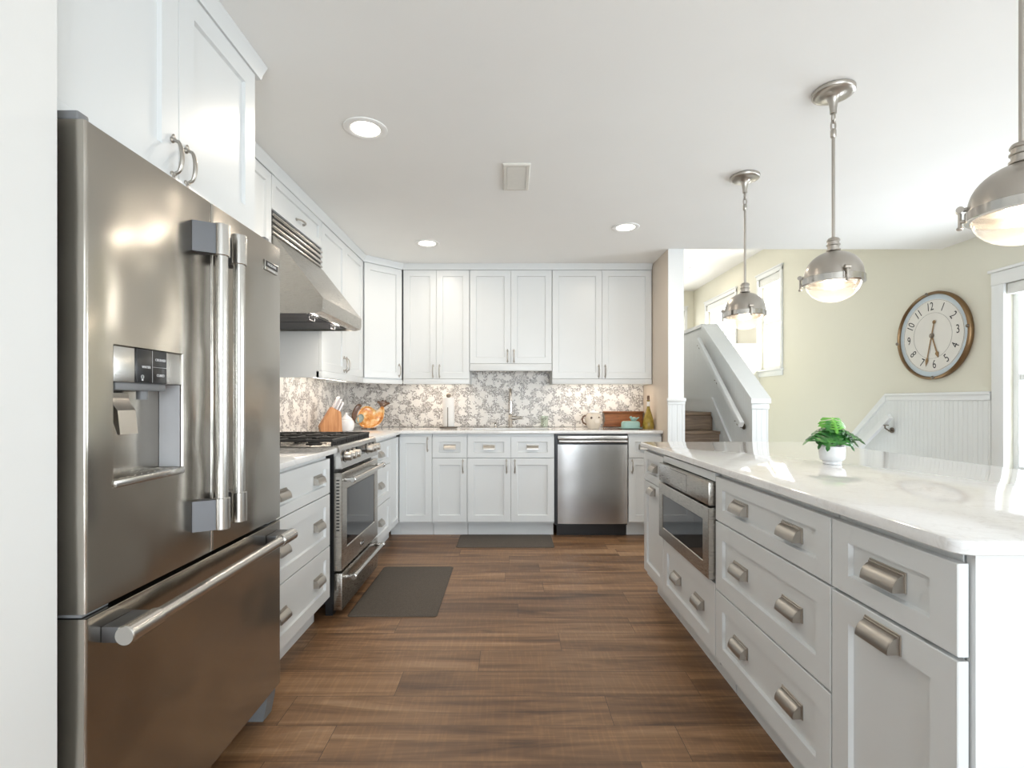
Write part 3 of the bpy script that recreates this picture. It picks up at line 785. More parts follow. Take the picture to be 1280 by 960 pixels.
h.cyl((.12, yb, hz), (W-.10, yb, hz), .0165, 20)
for a, b_ in ((.035, .135), (W-.115, W-.015)):
    h.lathe([(.0195, 0), (.0215, .002), (.0215, b_-a-.002), (.0195, b_-a)], (a, yb, hz), 24, 'x')
ob = h.build('drawer_handle', M['bright'], fz, 32)
g = MB()
for a, b_ in ((.038, .130), (W-.112, W-.020)): MB().box(a, b_, yb+.006, -.0005, hz-.016, hz+.018, .002).build('handle_bracket', M['greysteel'], ob)
# badge
mb = MB(); mb.box(W-.128, W-.030, -.004, -.0002, 1.640, 1.676, .0015); bd = mb.build('badge', M['bright'], dr_)
MB().box(W-.124, W-.034, -.0048, -.0038, 1.652, 1.673).build('badge_strip', M['blackp'], bd)
mb = MB(); text_mesh(mb, 'FRIGIDAIRE', .0125, W-.079, 1.6625, -.0050, depth=.0003, sx=1.05); text_mesh(mb, 'PROFESSIONAL', .006, W-.079, 1.6455, -.0042, depth=.0003, sx=1.3)
mb.build('badge_print', M['text'], bd)
# hinges on top and between, feet
for x in (.004, W-.078):
    g = MB(); g.box(x, x+.074, .012, .10, 1.738, 1.752, .003); g.box(x, x+.03, .02, .30, 1.752, 1.772, .004)
    g.cyl((x+.037, .035, 1.752), (x+.037, .035, 1.764), .012); g.build('top_hinge', M['grey'], t)
    g = MB(); g.box(x, x+.07, .012, .078, .7235, .7305, .001); g.build('middle_hinge', M['grey'], t)
MB().box(.05, W-.05, .10, .13, .02, .098).build('base_grille', M['dark'], t)
for x in (.01, W-.075):
    g = MB(); g.prism([(.030, .001), (.095, .001), (.095, .098), (.014, .098), (.018, .060)], 'x', x, x+.065); g.build('foot', M['grey'], t)
for x in (.05, W-.05):
    MB().cyl((x, .60, .001), (x, .60, .056), .025).build('roller', M['dark'], t)

# ------------------------------------------------------------ gas range
RX, RY, RW = -.906, 2.722, .740
t = thing('gas_range', 'stainless gas range with black grates and front knobs', 'range', (RX, RY, 0), R90)
MB().box(.004, RW-.004, .045, .655, .075, .905).build('range_body', M['black'], t)
MB().box(.002, RW-.002, .030, .660, .906, .926, .004).build('cooktop', M['steel'], t)
# sloped control panel
mb = MB(); mb.prism([(.0, .806), (.0, .812), (.014, .922), (.022, .931), (.050, .931), (.050, .9265), (.029, .9265), (.029, .905), (.044, .905), (.044, .806)], 'x', .001, RW-.001)
cp = mb.build('control_panel', M['bright'], t)
th = math.atan2(.014, .110)
for x in (.070, .150, .230, .510, .590, .670):
    k = MB(); Mx = Matrix.Rotation(-th, 3, 'X')
    k.lathe([(.031, 0), (.031, .004), (.024, .006), (.0235, .036), (.021, .040), (.0005, .041)], (x, .0073, .868), 24, '-y')
    k.box(x-.0035, x+.0035, -.036, -.030, .848, .888, .001); ko = k.build('knob', M['nickel'], t)
    MB().lathe([(.034, -.001), (.034, .0045), (.0312, .0045)], (x, .0073, .868), 24, '-y', cap=False).build('knob_ring', M['black'], ko)
MB().box(.29, .45, .003, .010, .845, .900, .002).build('display', M['blackp'], t)
# oven door
mb = MB(); z0, z1 = .254, .783
mb.loops([rect(.002, RW-.002, z0, z1, .044), rect(.002, RW-.002, z0, z1, .003), rect(.005, RW-.005, z0+.003, z1-.003, 0),
          rect(.085, RW-.075, .362, .690, 0), rect(.090, RW-.080, .367, .685, .006)])
od = mb.build('oven_door', M['steel'], t)
MB().box(.0905, RW-.0805, .0035, .0055, .3675, .6845).build('oven_window', M['ovenglass'], od)
mb = MB()
for k in range(16): mb.box(-.0005, .0030, .014, .030, .470+k*.018, .477+k*.018)
mb.build('vent_slots', M['dark'], od)
def hbar(parent, z, x0, x1, out=.048, r=.0135, name='door_handle'):
    h = MB(); h.cyl((x0, -out, z), (x1, -out, z), r, 20)
    for a in (x0+.002, x1-.032): h.lathe([(r*.8, 0), (r*1.25, .003), (r*1.25, .027), (r*.8, .03)], (a, -out, z), 20, 'x')
    for a in (x0+.004, x1-.026): h.box(a, a+.022, -out, -.0005, z-.010, z+.010, .002)
    return h.build(name, M['bright'], parent)
hbar(od, .742, .030, RW-.030)
mb = MB(); mb.box(.338, .402, -.003, -.0003, .288, .316, .001); bd = mb.build('badge', M['bright'], od)
MB().box(.341, .399, -.0037, -.0028, .296, .314).build('badge_strip', M['blackp'], bd)
mb = MB(); text_mesh(mb, 'FRIGIDAIRE', .0085, .370, .305, -.0039, depth=.0003); mb.build('badge_print', M['text'], bd)
wd = MB().box(.002, RW-.002, .0, .044, .040, .240, .003).build('warming_drawer', M['steel'], t)
hbar(wd, .205, .045, RW-.045)
MB().box(.03, RW-.03, .06, .10, .001, .0745).build('kick_plate', M['black'], t)
# burners and grates
for bxx, byy in ((.13, .20), (.13, .50), (.37, .35), (.61, .20), (.61, .50)):
    k = MB(); k.lathe([(.045, .9265), (.045, .934), (.034, .936), (.034, .944), (.0005, .946)], (bxx, byy, 0), 24); k.build('burner', M['iron'], t)
for gx0, gx1 in ((.012, .246), (.252, .488), (.494, .728)):
    g = MB(); gy0, gy1 = .060, .640; b_ = .007; zt0, zt1 = .950, .964
    for yy in (gy0, gy1, (gy0+gy1)/2): g.box(gx0, gx1, yy-b_, yy+b_, zt0, zt1, .002, 1)
    for xx in (gx0+b_, gx1-b_): g.box(xx-b_, xx+b_, gy0, gy1, zt0, zt1, .002, 1)
    xm = (gx0+gx1)/2
    for yc in ((gy0*3+gy1)/4, (gy0+gy1*3)/4):
        g.box(gx0, xm-.03, yc-.005, yc+.005, zt0, zt1+.002, .002, 1); g.box(xm+.03, gx1, yc-.005, yc+.005, zt0, zt1+.002, .002, 1)
        g.box(xm-.005, xm+.005, yc-.14, yc-.03, zt0, zt1+.002, .002, 1); g.box(xm-.005, xm+.005, yc+.03, yc+.14, zt0, zt1+.002, .002, 1)
    for k in range(10):
        xx = gx0+.012+k*(gx1-gx0-.024)/9; g.box(xx-.004, xx+.004, gy0-.006, gy0+.006, .9265, zt0, 0)
    for xx in (gx0+b_, gx1-b_):
        for yy in ((gy0+gy1)/2, gy1): g.box(xx-b_, xx+b_, yy-b_, yy+b_, .9265, zt0)
    g.build('grate', M['iron'], t)

# ------------------------------------------------------------ range hood
HY0, HW = 2.697, .704
t = thing('range_hood', 'stainless sloped range hood with slotted grille over the gas range', 'range hood', (-1.0, HY0, 1.645), R90)
# profile in (depth, height) with depth measured from the front lip back to the wall
prof = [(.036, 0), (.006, .010), (.0, .030), (.0, .082), (.262, .415), (.583, .415), (.583, .0), (.56, .0), (.56, .030), (.058, .030), (.058, 0)]
mb = MB(); mb.prism(prof, 'x', .010, HW-.010)
mb.prism([(.036, 0), (.006, .010), (.0, .030), (.0, .082), (.262, .415), (.583, .415), (.583, 0)], 'x', 0, .0098)
mb.prism([(.036, 0), (.006, .010), (.0, .030), (.0, .082), (.262, .415), (.583, .415), (.583, 0)], 'x', HW-.0098, HW)
mb.build('hood_shell', M['steel'], t)
for k in range(2):
    x0 = .02+k*.335; f = MB(); f.box(x0, x0+.325, .10, .54, .012, .020)
    for q in range(9): f.box(x0+.014+q*.035, x0+.030+q*.035, .115, .525, .006, .0125, .002, 1)
    f.tube([(x0+.12, .13, .008), (x0+.12, .13, -.012), (x0+.20, .13, -.012), (x0+.20, .13, .008)], .004, 8)
    f.build('baffle_filter', M['greysteel'], t)
for x in (.17, .53):  # lamps added to brighten the cabinet side and tiles below the hood
    MB().lathe([(.0005, .0285), (.028, .0285), (.028, .024), (.0005, .024)], (x, .085, 0), 20).build('hood_fill_lens', M['lens'], t)
    area('hood_fill_light', (x, .085, .018), (0, .5, -1), .05, .05, 1.5, (1, .9, .78), 'DISK', t)
vg = MB(); vg.box(0, HW, .276, .282, .417, .552); vgo = vg.build('vent_grille', M['black'], t)
for k in range(4):
    z = .424+k*.033; MB().prism([(.270, z), (.262, z+.006), (.262, z+.012), (.267, z+.014), (.276, z+.003)], 'x', 0, HW).build('grille_slat', M['bright'], vgo)

# ------------------------------------------------------------ dishwasher
t = thing('dishwasher', 'stainless dishwasher under the back counter right of the sink', 'dishwasher', (.412, BF, 0), 0)
W = .606
MB().box(-.020, W+.003, .030, .60, .100, .891).build('tub', M['black'], t)
mb = MB(); n = 16; rows = []
front_prof = []
for k in range(n+1):
    u = k/n; front_prof.append((.002+(W-.004)*u, -.012*(1-(2*u-1)**4)-.002))
poly = [(.002, .030)]+front_prof+[(W-.002, .030)]
mb.prism(poly, 'z', .118, .800)
dd = mb.build('dishwasher_door', M['steelv'], t, 40)
MB().box(.002, W-.002, -.004, .029, .842, .876, .003).build('control_strip', M['bright'], t)
MB().box(.003, W-.003, .012, .029, .801, .841).build('handle_pocket', M['black'], t)
h = MB(); h.box(.010, W-.006, -.034, -.014, .818, .838, .005, 3); h.box(.02, .05, -.016, .014, .822, .834); h.box(W-.05, W-.02, -.016, .014, .822, .834)
h.build('door_handle', M['bright'], t)
MB().box(.0, W, .070, .085, .001, .099).build('toe_kick', M['black'], t)

# ------------------------------------------------------------ ceiling: recessed lights, vent, pendants
def downlight(label, x, y, z, p=LAMP_W):
    t = thing('recessed_light', label, 'ceiling light', (x, y, z), 0)
    MB().lathe([(.100, -.0005), (.099, -.004), (.090, -.007), (.076, -.007), (.066, -.003), (.066, -.0005)], (0, 0, 0), 40, cap=False).build('trim_ring', M['ceil'], t)
    MB().lathe([(.0655, -.001), (.0655, -.0025), (.0005, -.0035)], (0, 0, 0), 40).build('lens', M['lens'], t)
    area('recessed_lamp', (0, 0, -.012), (0, 0, -1), .14, .14, p, (1, .88, .74), 'DISK', t)
downlight('lit recessed ceiling light nearest the refrigerator, the largest in view', -.67, 2.345, ZC)
downlight('small lit recessed ceiling light in front of the back left wall cabinets', -.66, 4.04, ZC)
downlight('lit recessed ceiling light near the back right wall cabinets', .845, 3.67, ZC)
downlight('tiny lit recessed light in the high stairwell ceiling beside the partition', 3.0, 8.15, ZU, 3)
t = thing('ceiling_vent', 'small cream slatted air vent in the kitchen ceiling', 'vent', (.038, 2.845, ZC), 0)
mb = MB(); mb.loops([[(x, y, z) for x, y in rrect(-w, w, -d, d, .004, 2)] for w, d, z in ((.075, .165, -.0005), (.075, .165, -.006), (.070, .160, -.012), (.054, .140, -.012), (.053, .139, -.004))], False, False)
mb.build('vent_frame', M['vent'], t)
MB().box(-.0525, .0525, -.1385, .1385, -.0012, -.0006).build('vent_shade_plate', M['dark'], t)  # flat dark plate stands in for the shade behind the slats
for k in range(13):
    y = -.128+k*.0213; MB().prism([(y-.006, -.006), (y-.0045, -.0055), (y+.006, -.0125), (y+.0045, -.013)], 'x', -.052, .052).build('vent_slat', M['vent'], t)

def pendant(label, x, y, K=.89):
    t = thing('pendant_lamp', label, 'pendant lamp', (x, y, ZC), 0, 'pendant lamps over the island')
    MB().lathe([(.074, -.0005), (.078, -.004), (.078, -.016), (.074, -.021), (.060, -.023), (.030, -.026), (.022, -.034), (.016, -.055), (.0125, -.080), (.012, -.096), (.0005, -.097)], (0, 0, 0), 40).build('canopy', M['nickel'], t)
    k = MB()
    for q, z in enumerate((-.112, -.146)):
        pth = [(0, 0, 0)]; pts = []
        for i in range(17):
            a = 2*PI*i/16; u, v = .009*math.cos(a), .022*math.sin(a)
            pts.append((u, 0, z+v) if q else (0, u, z+v))
        k.tube(pts, .0035, 8)
    k.build('chain_link', M['nickel'], t)
    r = MB(); r.cyl((0, 0, -.168), (0, 0, -.610), .0062, 16); r.lathe([(.009, -.160), (.011, -.166), (.011, -.190), (.007, -.196)], (0, 0, 0), 16)
    r.build('rod', M['nickel'], t)
    Z = -.766      # rim height below the ceiling
    MB().lathe([(.008, Z+.165), (.020, Z+.160), (.024, Z+.153), (.024, Z+.149), (.021, Z+.147), (.021, Z+.138), (.025, Z+.136), (.025, Z+.132), (.021, Z+.130), (.021, Z+.118), (.026, Z+.116), (.026, Z+.110), (.020, Z+.106)], (0, 0, 0), 28).build('neck', M['nickel'], t)
    dome = [(.022, Z+.108)]
    for i in range(13):
        a = PI/2*(1-i/12)*.97+.03; dome.append((.105*math.cos(a), Z+.012+.096*math.sin(a)))
    dome += [(.107, Z+.004), (.107, Z-.006), (.104, Z-.006), (.104, Z+.004)]
    for i in range(13):
        a = PI/2*(i/12); dome.append((.1025*math.cos(a)+.0005, Z+.010+.094*math.sin(a)))
    MB().lathe(dome, (0, 0, 0), 48).build('dome_shade', M['nickel'], t)
    rg = MB(); rg.lathe([(.107, Z+.002), (.1115, Z+.000), (.1115, Z-.024), (.107, Z-.027), (.100, Z-.027), (.100, Z+.002), (.107, Z+.002)], (0, 0, 0), 48, cap=False)
    rg.build('rim_ring', M['chrome'], t)
    gl = [(.0998, Z-.012)]
    for i in range(1, 13):
        a = PI/2*i/12; gl.append((max(.0005, .0998*math.cos(a)), Z-.014-.084*math.sin(a)))
    MB().lathe(gl, (0, 0, 0), 48, cap='open').build('glass_bowl', M['globe'], t)
    for a in (.35, .35+2*PI/3, .35+4*PI/3):
        c = MB(); d = Vector((math.cos(a), math.sin(a), 0)); n = Vector((-d.y, d.x, 0))
        p = d*.119; c.cyl(p+Vector((0, 0, Z+.016))-n*.010, p+Vector((0, 0, Z+.016))+n*.010, .009, 12)
        c.cyl(p+Vector((0, 0, Z+.016)), p+Vector((0, 0, Z-.034)), .004, 10); c.cyl(d*.102+Vector((0, 0, Z+.016)), p+Vector((0, 0, Z+.016)), .006, 10)
        c.ball(p+Vector((0, 0, Z-.034)), .008, 1, 1, .7, 12, 8); c.cyl(d*.107+Vector((0, 0, Z-.016)), p+Vector((0, 0, Z-.016)), .005, 10)
        c.build('clamp', M['nickel'], t)
    s = MB(); s.cyl((0, 0, Z+.095), (0, 0, Z+.045), .018); s.build('socket', M['nickel'], t)
    bl = MB(); bl.lathe([(.014, Z+.044), (.016, Z+.03), (.030, Z+.004), (.032, Z-.016), (.024, Z-.036), (.0005, Z-.045)], (0, 0, 0), 24); bl.build('bulb', M['bulb'], t)
    l = bpy.data.lights.new('pendant_light', 'POINT'); l.energy = 2.6; l.color = (1, .86, .68); l.shadow_soft_size = .035
    lo = bpy.data.objects.new('pendant_light', l); C.objects.link(lo); lo.parent = t; lo.location = (0, 0, Z-.052)
pendant('nickel dome pendant over the island, farthest of three, before the stair window', 1.324, 2.835)
pendant('nickel dome pendant above the potted plant, middle of three over the island', 1.320, 2.055)
pendant('nickel dome pendant nearest the camera, cut off by the right edge', 1.318, 1.297)

# ------------------------------------------------------------ clock on the right wall
t = thing('wall_clock', 'round wall clock with bronze rim hanging on the cream wall', 'clock', (XR-.001, 4.262, 1.727), RM90)
R = .372
MB().lathe([(R-.012, 0), (R-.002, -.010), (R, -.030), (R-.006, -.042), (R-.018, -.048), (R-.022, -.044), (R-.026, -.030), (R-.026, 0)], (0, 0, 0), 72, 'y', cap=False).build('rim', M['brass'], t)
MB().lathe([(.0005, -.018), (R-.025, -.018), (R-.025, -.024), (.0005, -.024)], (0, 0, 0), 72, 'y').build('dial_edge', M['dialblue'], t)
dn = MB().lathe([(.0005, -.0242), (R-.066, -.0242), (R-.066, -.0256), (.0005, -.0256)], (0, 0, 0), 72, 'y').build('dial', M['dial'], t)
mb = MB(); TILT = math.radians(5)
def pol(r, a): return (-r*math.sin(a), r*math.cos(a))    # a counted counter-clockwise from 12
for n_ in range(1, 13):
    a = -n_*PI/6+TILT; x, z = pol(.246, a)
    rot = a if n_ in (12, 1, 2, 10, 11, 3, 9) else a+PI
    if n_ in (3, 9): rot = a+(PI/2 if n_ == 3 else -PI/2)
    text_mesh(mb, str(n_), .100, x, z, -.0262, rot, .0004, 'CENTER', .74, 0.0)
for rr, wd_ in ((.192, .0012), (.300, .0012)):
    mb.lathe([(rr, -.0256), (rr, -.0264), (rr+wd_, -.0264), (rr+wd_, -.0256)], (0, 0, 0), 72, 'y', cap=False)
mb.build('numerals', M['ink'], dn)
def hand(name, a, L, tail, y, w):
    mb = MB(); d = Vector((-math.sin(a), 0, math.cos(a))); n = Vector((math.cos(a), 0, math.sin(a)))
    pts = [(-tail, w), (0, w*1.2), (L*.72, w), (L*.80, w*3.4), (L*.88, w*2.2), (L, .0006)]
    lo = [d*u+n*v for u, v in pts]; hi = [d*u-n*v for u, v in pts[::-1]]
    mb.loops([[p+Vector((0, yy, 0)) for p in lo+hi] for yy in (y, y-.002)])
    mb.lathe([(.016, 0), (.016, .002)], d*(-tail)+Vector((0, y, 0)), 16, '-y')
    mb.build(name, M['brass'], t)
hand('minute_hand', -33*PI/30+TILT, .262, .115, -.031, .0045)
hand('hour_hand', -(5.55)*PI/6+TILT, .200, .0, -.028, .0055)
MB().lathe([(.020, -.0256), (.020, -.036), (.010, -.040), (.0005, -.040)], (0, 0, 0), 20, 'y').build('hub', M['darkmetal'], t)
for k in range(4):
    x, z = pol(R-.016, k*PI/2+TILT)
    MB().ball((x, -.050, z), .014, 1, .7, 1, 12, 8).build('rim_stud', M['darkmetal'], t)

# ------------------------------------------------------------ floor mats
def matobj(label, x0, x1, y0, y1):
    o = MB().loops([[(x, y, z) for x, y in rrect(x0+d, x1-d, y0+d, y1-d, .02, 4)] for d, z in ((0, .0008), (0, .003), (.006, .007))]).build('floor_mat', M['mat'])
    tag(o, label, 'mat', 'kitchen floor mats')
matobj('dark grey kitchen mat on the floor in front of the gas range', -.885, -.395, 2.735, 3.56)
matobj('dark grey mat on the floor in front of the sink cabinet', -.43, .36, 4.03, 4.415)

# ------------------------------------------------------------ things on the counters
CZ = CT1+.0006
# faucet
t = thing('faucet', 'tall gooseneck faucet behind the sink', 'faucet', (.008, 4.82, CZ))
b = MB(); b.lathe([(.027, 0), (.027, .006), (.020, .010), (.0175, .016), (.0175, .135), (.0125, .142)], (0, 0, 0), 24)
pts = [(0, 0, .13), (0, 0, .29)]+[(0, -.085+.085*math.cos(a), .29+.070*math.sin(a)) for a in [PI*k/12 for k in range(1, 13)]]+[(0, -.170, .25)]
b.tube(pts, .0125, 14); b.build('spout', M['nickel'], t)
b = MB(); b.cyl((0, -.170, .255), (0, -.170, .150), .0155); b.lathe([(.0155, .150), (.018, .146), (.018, .128), (.015, .124)], (0, -.170, 0), 18); b.build('spray_head', M['chrome'], t)
b = MB(); b.cyl((.010, 0, .092), (.050, 0, .092), .019); b.cyl((.050, 0, .092), (.118, -.004, .093), .013); b.build('lever', M['nickel'], t)
t = thing('soap_dispenser', 'small chrome soap pump left of the faucet', 'soap dispenser', (-.137, 4.82, CZ))
MB().lathe([(.018, 0), (.018, .006), (.012, .012), (.010, .035), (.012, .040), (.012, .052), (.0005, .055)], (0, 0, 0), 18).build('pump', M['chrome'], t)
MB().tube([(0, 0, .046), (0, -.04, .050), (0, -.062, .042)], .005, 10).build('nozzle', M['chrome'], t)
# paper towels
t = thing('paper_towel_holder', 'white paper towel roll on a dark metal holder left of the sink', 'paper towels', (-.575, 4.75, CZ))
MB().lathe([(.0005, 0), (.083, 0), (.086, .004), (.083, .011), (.012, .013), (.0005, .013)], (0, 0, 0), 36).build('base', M['darkmetal'], t)
b = MB(); b.cyl((0, 0, .012), (0, 0, .296), .006); b.ball((0, 0, .306), .023, 1, 1, .95); b.build('post', M['darkmetal'], t)
MB().lathe([(.020, .0145), (.054, .0145), (.0555, .018), (.0555, .282), (.054, .285), (.020, .285), (.020, .0145)], (0, 0, 0), 40, cap=False).build('paper_roll', M['paper'], t)
MB().box(-.004, .004, -.068, -.062, .012, .195, .002).build('tension_arm', M['darkmetal'], t)
# tumbler
t = tag(MB().lathe([(.0005, .001), (.032, .001), (.034, .004), (.040, .112), (.0375, .112), (.032, .010), (.0005, .008)], (0, 0, 0), 32).build('drinking_glass', M['tumbler'], loc=(.333, 4.83, CZ)),
        'clear greenish glass tumbler on the counter right of the faucet', 'glass')
# round cream cookie jar
t = thing('cookie_jar', 'round cream ceramic jar with a brown handle left of the wooden tray', 'jar', (.775, 4.66, CZ))
MB().lathe([(.0005, 0), (.048, 0), (.050, .006), (.060, .025), (.075, .060), (.078, .090), (.068, .122), (.050, .140), (.046, .143), (.0005, .143)], (0, 0, 0), 36).build('jar_body', M['cream'], t)
MB().lathe([(.048, .1435), (.048, .150), (.034, .160), (.012, .165), (.010, .172), (.013, .180), (.0005, .184)], (0, 0, 0), 28).build('lid', M['pot'], t)
MB().tube([(-.066, 0, .120), (-.092, 0, .112), (-.104, 0, .085), (-.096, 0, .055), (-.066, 0, .036)], .008, 10).build('handle', M['umber'], t)
b = MB(); b.ball((.040, -.066, .104), .007, 1, .5, 1, 10, 6); b.ball((-.030, -.071, .100), .011, 1, .35, 1.1, 10, 6); b.build('spot', M['umber'], t)
b = MB(); b.lathe([(.026, 0), (.026, .014), (.020, .018), (.0005, .018)], (.02, -.072, .070), 20, '-y'); b.build('snout', M['cream'], t)
# wooden tray leaning on the backsplash
t = thing('serving_tray', 'amber wooden tray leaning on the backsplash behind the butter dish', 'tray', (1.115, 4.945, CZ)); t.rotation_euler = (-.10, 0, 0)
b = MB(); b.box(-.195, .195, -.008, .006, 0.002, .150, .003); b.build('tray_board', M['board'], t)
b = MB(); b.box(-.200, .200, -.026, .006, .002, .012, .002); b.box(-.200, .200, -.026, .006, .140, .152, .002); b.build('rim', M['board'], t)
for s in (-1, 1):
    b = MB(); b.box(s*.196-.004, s*.196+.004, -.030, .004, .013, .139, .002); b.tube([(s*.192, -.030, .045), (s*.192, -.046, .055), (s*.192, -.046, .098), (s*.192, -.030, .108)], .005, 8); b.build('handle', M['darkmetal'], t)
# teal butter dish
t = thing('butter_dish', 'teal ceramic butter dish with a bird on its lid', 'butter dish', (1.104, 4.60, CZ))
b = MB(); b.loops([[(x, y, z) for x, y in rrect(-w, w, -d, d, .03, 5)] for w, d, z in ((.070, .045, 0), (.098, .060, .006), (.100, .062, .010), (.090, .055, .010))]); b.build('plate', M['teal'], t)
b = MB(); b.loops([[(x, y, z) for x, y in rrect(-w, w, -d, d, min(.03, d*.9), 5)] for w, d, z in ((.082, .046, .0105), (.082, .046, .05), (.078, .043, .062), (.066, .032, .070), (.02, .01, .072))]); b.build('lid', M['teal'], t)
b = MB(); b.ball((.030, 0, .088), .020, 1.5, .9, .95); b.ball((.004, 0, .104), .012); b.tube([(.05, 0, .09), (.078, 0, .104)], [.010, .004], 10); b.build('bird', M['teal'], t)
b = MB(); b.tube([(-.006, 0, .104), (-.018, 0, .101)], [.004, .0005], 8); b.ball((.034, -.014, .090), .011, 1.3, .5, .8); b.build('bird_wing', M['greyglaze'], t)
# oil bottle
t = thing('oil_bottle', 'pear-shaped bottle of golden oil with a cork at the counter end', 'bottle', (1.262, 4.585, CZ))
MB().lathe([(.0005, 0), (.046, 0), (.051, .008), (.052, .040), (.046, .080), (.034, .125), (.021, .165), (.013, .195), (.0115, .250), (.014, .254), (.014, .262), (.0005, .262)], (0, 0, 0), 32).build('bottle_body', M['oil'], t)
b = MB(); b.lathe([(.0122, .205), (.0128, .206), (.0128, .248), (.0122, .249)], (0, 0, 0), 24, cap=False); b.build('neck_label', M['paper'], t)
MB().lathe([(.010, .2625), (.0115, .285), (.010, .302), (.0005, .303)], (0, 0, 0), 18).build('cork', M['umber'], t)
# knife block
t = thing('knife_block', 'wooden knife block with pale-handled knives in the left counter corner', 'knife block', (-1.43, 4.02, CZ), math.radians(-150))
b = MB(); b.prism([(-.085, 0), (.075, 0), (.085, .055), (-.005, .205), (-.075, .165)], 'y', -.042, .042); b.build('block', M['block'], t)
dv = Vector((-.50, 0, .86)).normalized()
base0 = Vector((-.005, 0, .205)); base1 = Vector((-.075, 0, .165))
dv = Vector((.055, 0, .10)).normalized()*-1; dv = Vector((-.45, 0, .89)).normalized()
for i in range(3):
    for j in range(3):
        p = base0.lerp(base1, .2+.3*i)+Vector((0, -.030+.030*j, -.002))
        h = MB(); L = .095-.012*i; h.tube([p, p+dv*.012, p+dv*L*.6, p+dv*L], [.006, .0085, .0085, .010], 8); h.ball(p+dv*L, .010, 1, 1, 1, 10, 6)
        h.build('knife', M['knifeh'], t)
# white onion-shaped canister
t = thing('canister', 'white onion-shaped ceramic canister between knife block and rooster plate', 'canister', (-1.38, 4.26, CZ))
MB().lathe([(.0005, 0), (.050, 0), (.056, .008), (.066, .035), (.068, .060), (.060, .085), (.050, .096), (.0005, .096)], (0, 0, 0), 36).build('canister_body', M['pot'], t)
MB().lathe([(.050, .0965), (.050, .101), (.036, .116), (.018, .130), (.010, .140), (.012, .147), (.006, .155), (.0005, .157)], (0, 0, 0), 28).build('lid', M['pot'], t)
# rooster plate, a shallow moulded dish standing on edge
t = thing('rooster_plate', 'amber glazed rooster-shaped platter standing in the counter corner', 'platter', (-1.235, 4.44, CZ+.0075), math.radians(18)); t.rotation_euler = (-.16, 0, math.radians(14))
body = [(-.06, .010), (.03, .006), (.085, .035), (.118, .085), (.130, .145), (.128, .190), (.105, .205), (.085, .180), (.060, .160), (.030, .185), (-.010, .205), (-.055, .200), (-.085, .165), (-.105, .110), (-.100, .055)]
def smooth(p, n=2):
    for _ in range(n):
        q = []
        for i in range(len(p)):
            a, b_ = Vector(p[i]), Vector(p[(i+1) % len(p)]); q += [tuple(a*.75+b_*.25), tuple(a*.25+b_*.75)]
        p = q
    return p
def dish(poly, th, parent, name, mat, y=0):
    P = smooth(poly); c = sum((Vector(p) for p in P), Vector((0, 0)))/len(P); mb = MB()
    mb.loops([[((c.x+(p[0]-c.x)*s), y+yy, (c.y+(p[1]-c.y)*s)) for p in P] for s, yy in ((.90, th), (1, th*.2), (1, -th*.25), (.94, -th*.3), (.80, th*.25), (.45, th*.45))])
    return mb.build(name, mat, parent)
dish(body, .022, t, 'platter_body', M['rooster'])
dish([(.092, .198), (.128, .190), (.150, .212), (.180, .222), (.168, .240), (.150, .236), (.146, .262), (.126, .250), (.108, .262), (.096, .242), (.070, .252), (.062, .232), (.085, .222)], .016, t, 'comb', M['umber'], -.002)
dish([(-.075, .190), (-.060, .215), (-.095, .225), (-.120, .205), (-.140, .165), (-.152, .120), (-.145, .075), (-.115, .045), (-.095, .070), (-.110, .120), (-.098, .160)], .016, t, 'tail', M['umber'], -.002)
dish([(-.125, .055), (-.070, .050), (-.045, .090), (-.050, .125), (-.080, .135), (-.105, .110)], .014, t, 'wing', M['greyglaze'], -.010)
b = MB(); b.box(-.07, -.02, -.012, .05, .0005, .010, .003); b.box(.01, .06, -.012, .05, .0005, .010, .003); b.build('stand', M['umber'], t)

# ------------------------------------------------------------ potted plant on the island
t = thing('potted_plant', 'small split-leaf plant in a white footed pot on the island', 'potted plant', (1.287, 2.012, CZ))
MB().lathe([(.0005, 0), (.032, 0), (.033, .006), (.031, .010), (.036, .014), (.044, .022), (.0455, .036), (.0455, .072), (.0435, .072), (.041, .060), (.0005, .060)], (0, 0, 0), 40).build('pot', M['pot'], t)
MB().lathe([(.0005, .0605), (.0405, .0605), (.038, .064), (.0005, .066)], (0, 0, 0), 24).build('soil', M['soil'], t)
def monstera(L, W_):
    right = []
    n = 5
    for i in range(n):
        v0, v1 = i/n*.86+.03, (i+.54)/n*.86+.03
        def wd_(v): return W_*(math.sin(PI*min(1, v*.90+.16))**.7)
        lag = .20*L
        right += [(.13*W_, v0*L), (wd_(v0)*.92, v0*L-lag*.95), (wd_((v0+v1)/2)*1.06, (v0+v1)/2*L-lag*.85), (wd_(v1)*.92, v1*L-lag*.5), (.13*W_, v1*L+.01*L)]
    return right
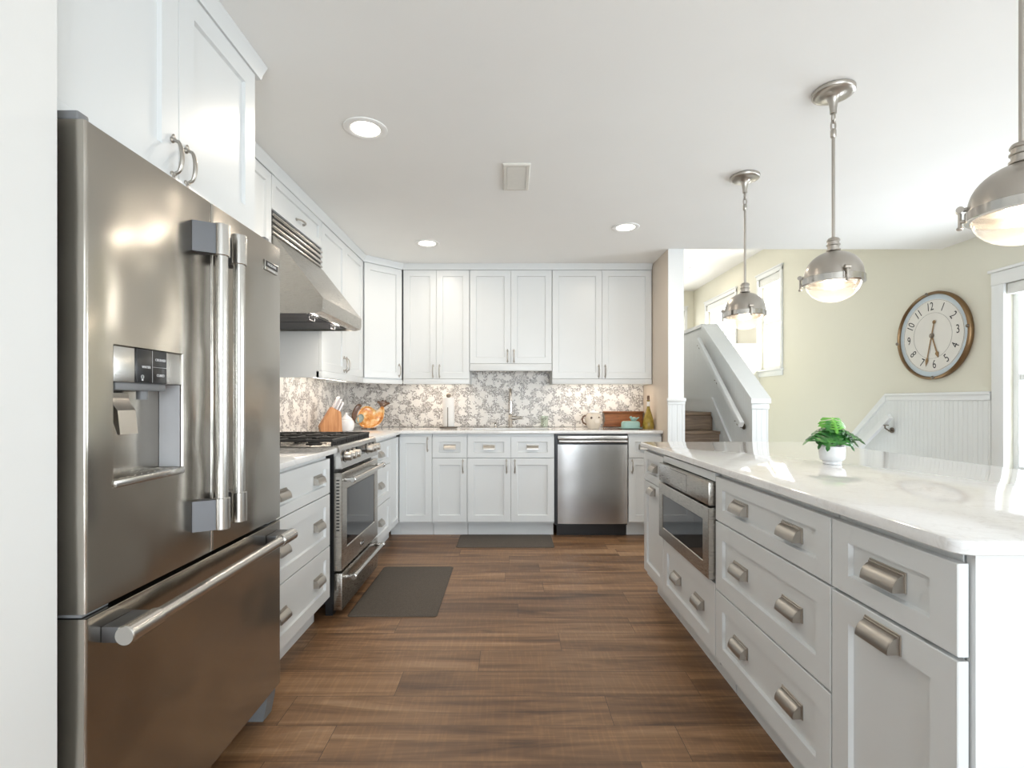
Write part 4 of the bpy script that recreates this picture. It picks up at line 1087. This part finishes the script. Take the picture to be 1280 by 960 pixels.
def leaf(origin, az, tilt, L, W_, mat, roll=0, stem_from=(0, 0, .062)):
    mb = MB(); rr = monstera(L, W_)
    Mx = Matrix.Translation(origin) @ Matrix.Rotation(az, 4, 'Z') @ Matrix.Rotation(tilt, 4, 'X') @ Matrix.Rotation(roll, 4, 'Y')
    def put(x, y):
        return Mx @ Vector((x, y, -.9*x*x/W_*.7 - .22*y*y/L))
    for s in (1, -1):
        pts = [(.0, 0)]+[(s*x, y) for x, y in rr]+[(0, L)]
        # each finger as its own small fan joined to the midrib
        for i in range(5):
            q = pts[1+i*5:6+i*5]
            ym0 = q[0][1]-.02*L; ym1 = q[4][1]+.09*L
            ring = [(0, max(0, ym0)), q[0], q[1], q[2], q[3], q[4], (0, min(L, ym1))]
            vs = [mb.bm.verts.new(put(*p)) for p in ring]
            cxy = (sum(p[0] for p in ring)/7, sum(p[1] for p in ring)/7); c = mb.bm.verts.new(put(*cxy))
            for a in range(7): mb.bm.faces.new((vs[a], vs[(a+1) % 7], c))
        tip = [mb.bm.verts.new(put(*p)) for p in ((0, L*.80), (s*.15*W_, L*.86), (s*.12*W_, L*.95), (0, L*1.04))]
        mb.bm.faces.new(tip)
    o0 = Vector(stem_from); o1 = Vector(origin)
    lf = mb.build('leaf', mat, t, 60)
    mid = o0.lerp(o1, .55)+Vector((0, 0, .012))
    MB().tube([o0, mid, o1], [.0022, .0018, .0014], 6).build('leaf_stem', M['leaf'], lf)
rd = math.radians
for az, tl, r, z, L, W_, mt in ((95, -22, .030, .130, .108, .058, 'leaf'), (140, -40, .028, .128, .098, .055, 'leaf'), (205, -42, .028, .128, .094, .052, 'leaf'),
                                (-95, -22, .030, .132, .108, .058, 'leaf'), (-50, -34, .028, .130, .098, .052, 'leaf'), (15, -15, .022, .140, .085, .048, 'leaf'),
                                (255, -36, .026, .132, .094, .052, 'leaf'), (115, -40, .026, .128, .092, .050, 'leaf'), (60, -32, .022, .135, .088, .048, 'leaf'),
                                (165, -36, .004, .176, .080, .048, 'leafb'), (-160, -44, .016, .158, .082, .048, 'leaf'), (-20, 5, .010, .160, .056, .034, 'leaf')):
    a = rd(az); d = Vector((-math.sin(a), math.cos(a), 0))
    leaf(tuple(d*r+Vector((0, 0, z+.010))), a, rd(tl), L, W_, M[mt], rd(random.uniform(-12, 12)), tuple(d*.008+Vector((0, 0, .062))))
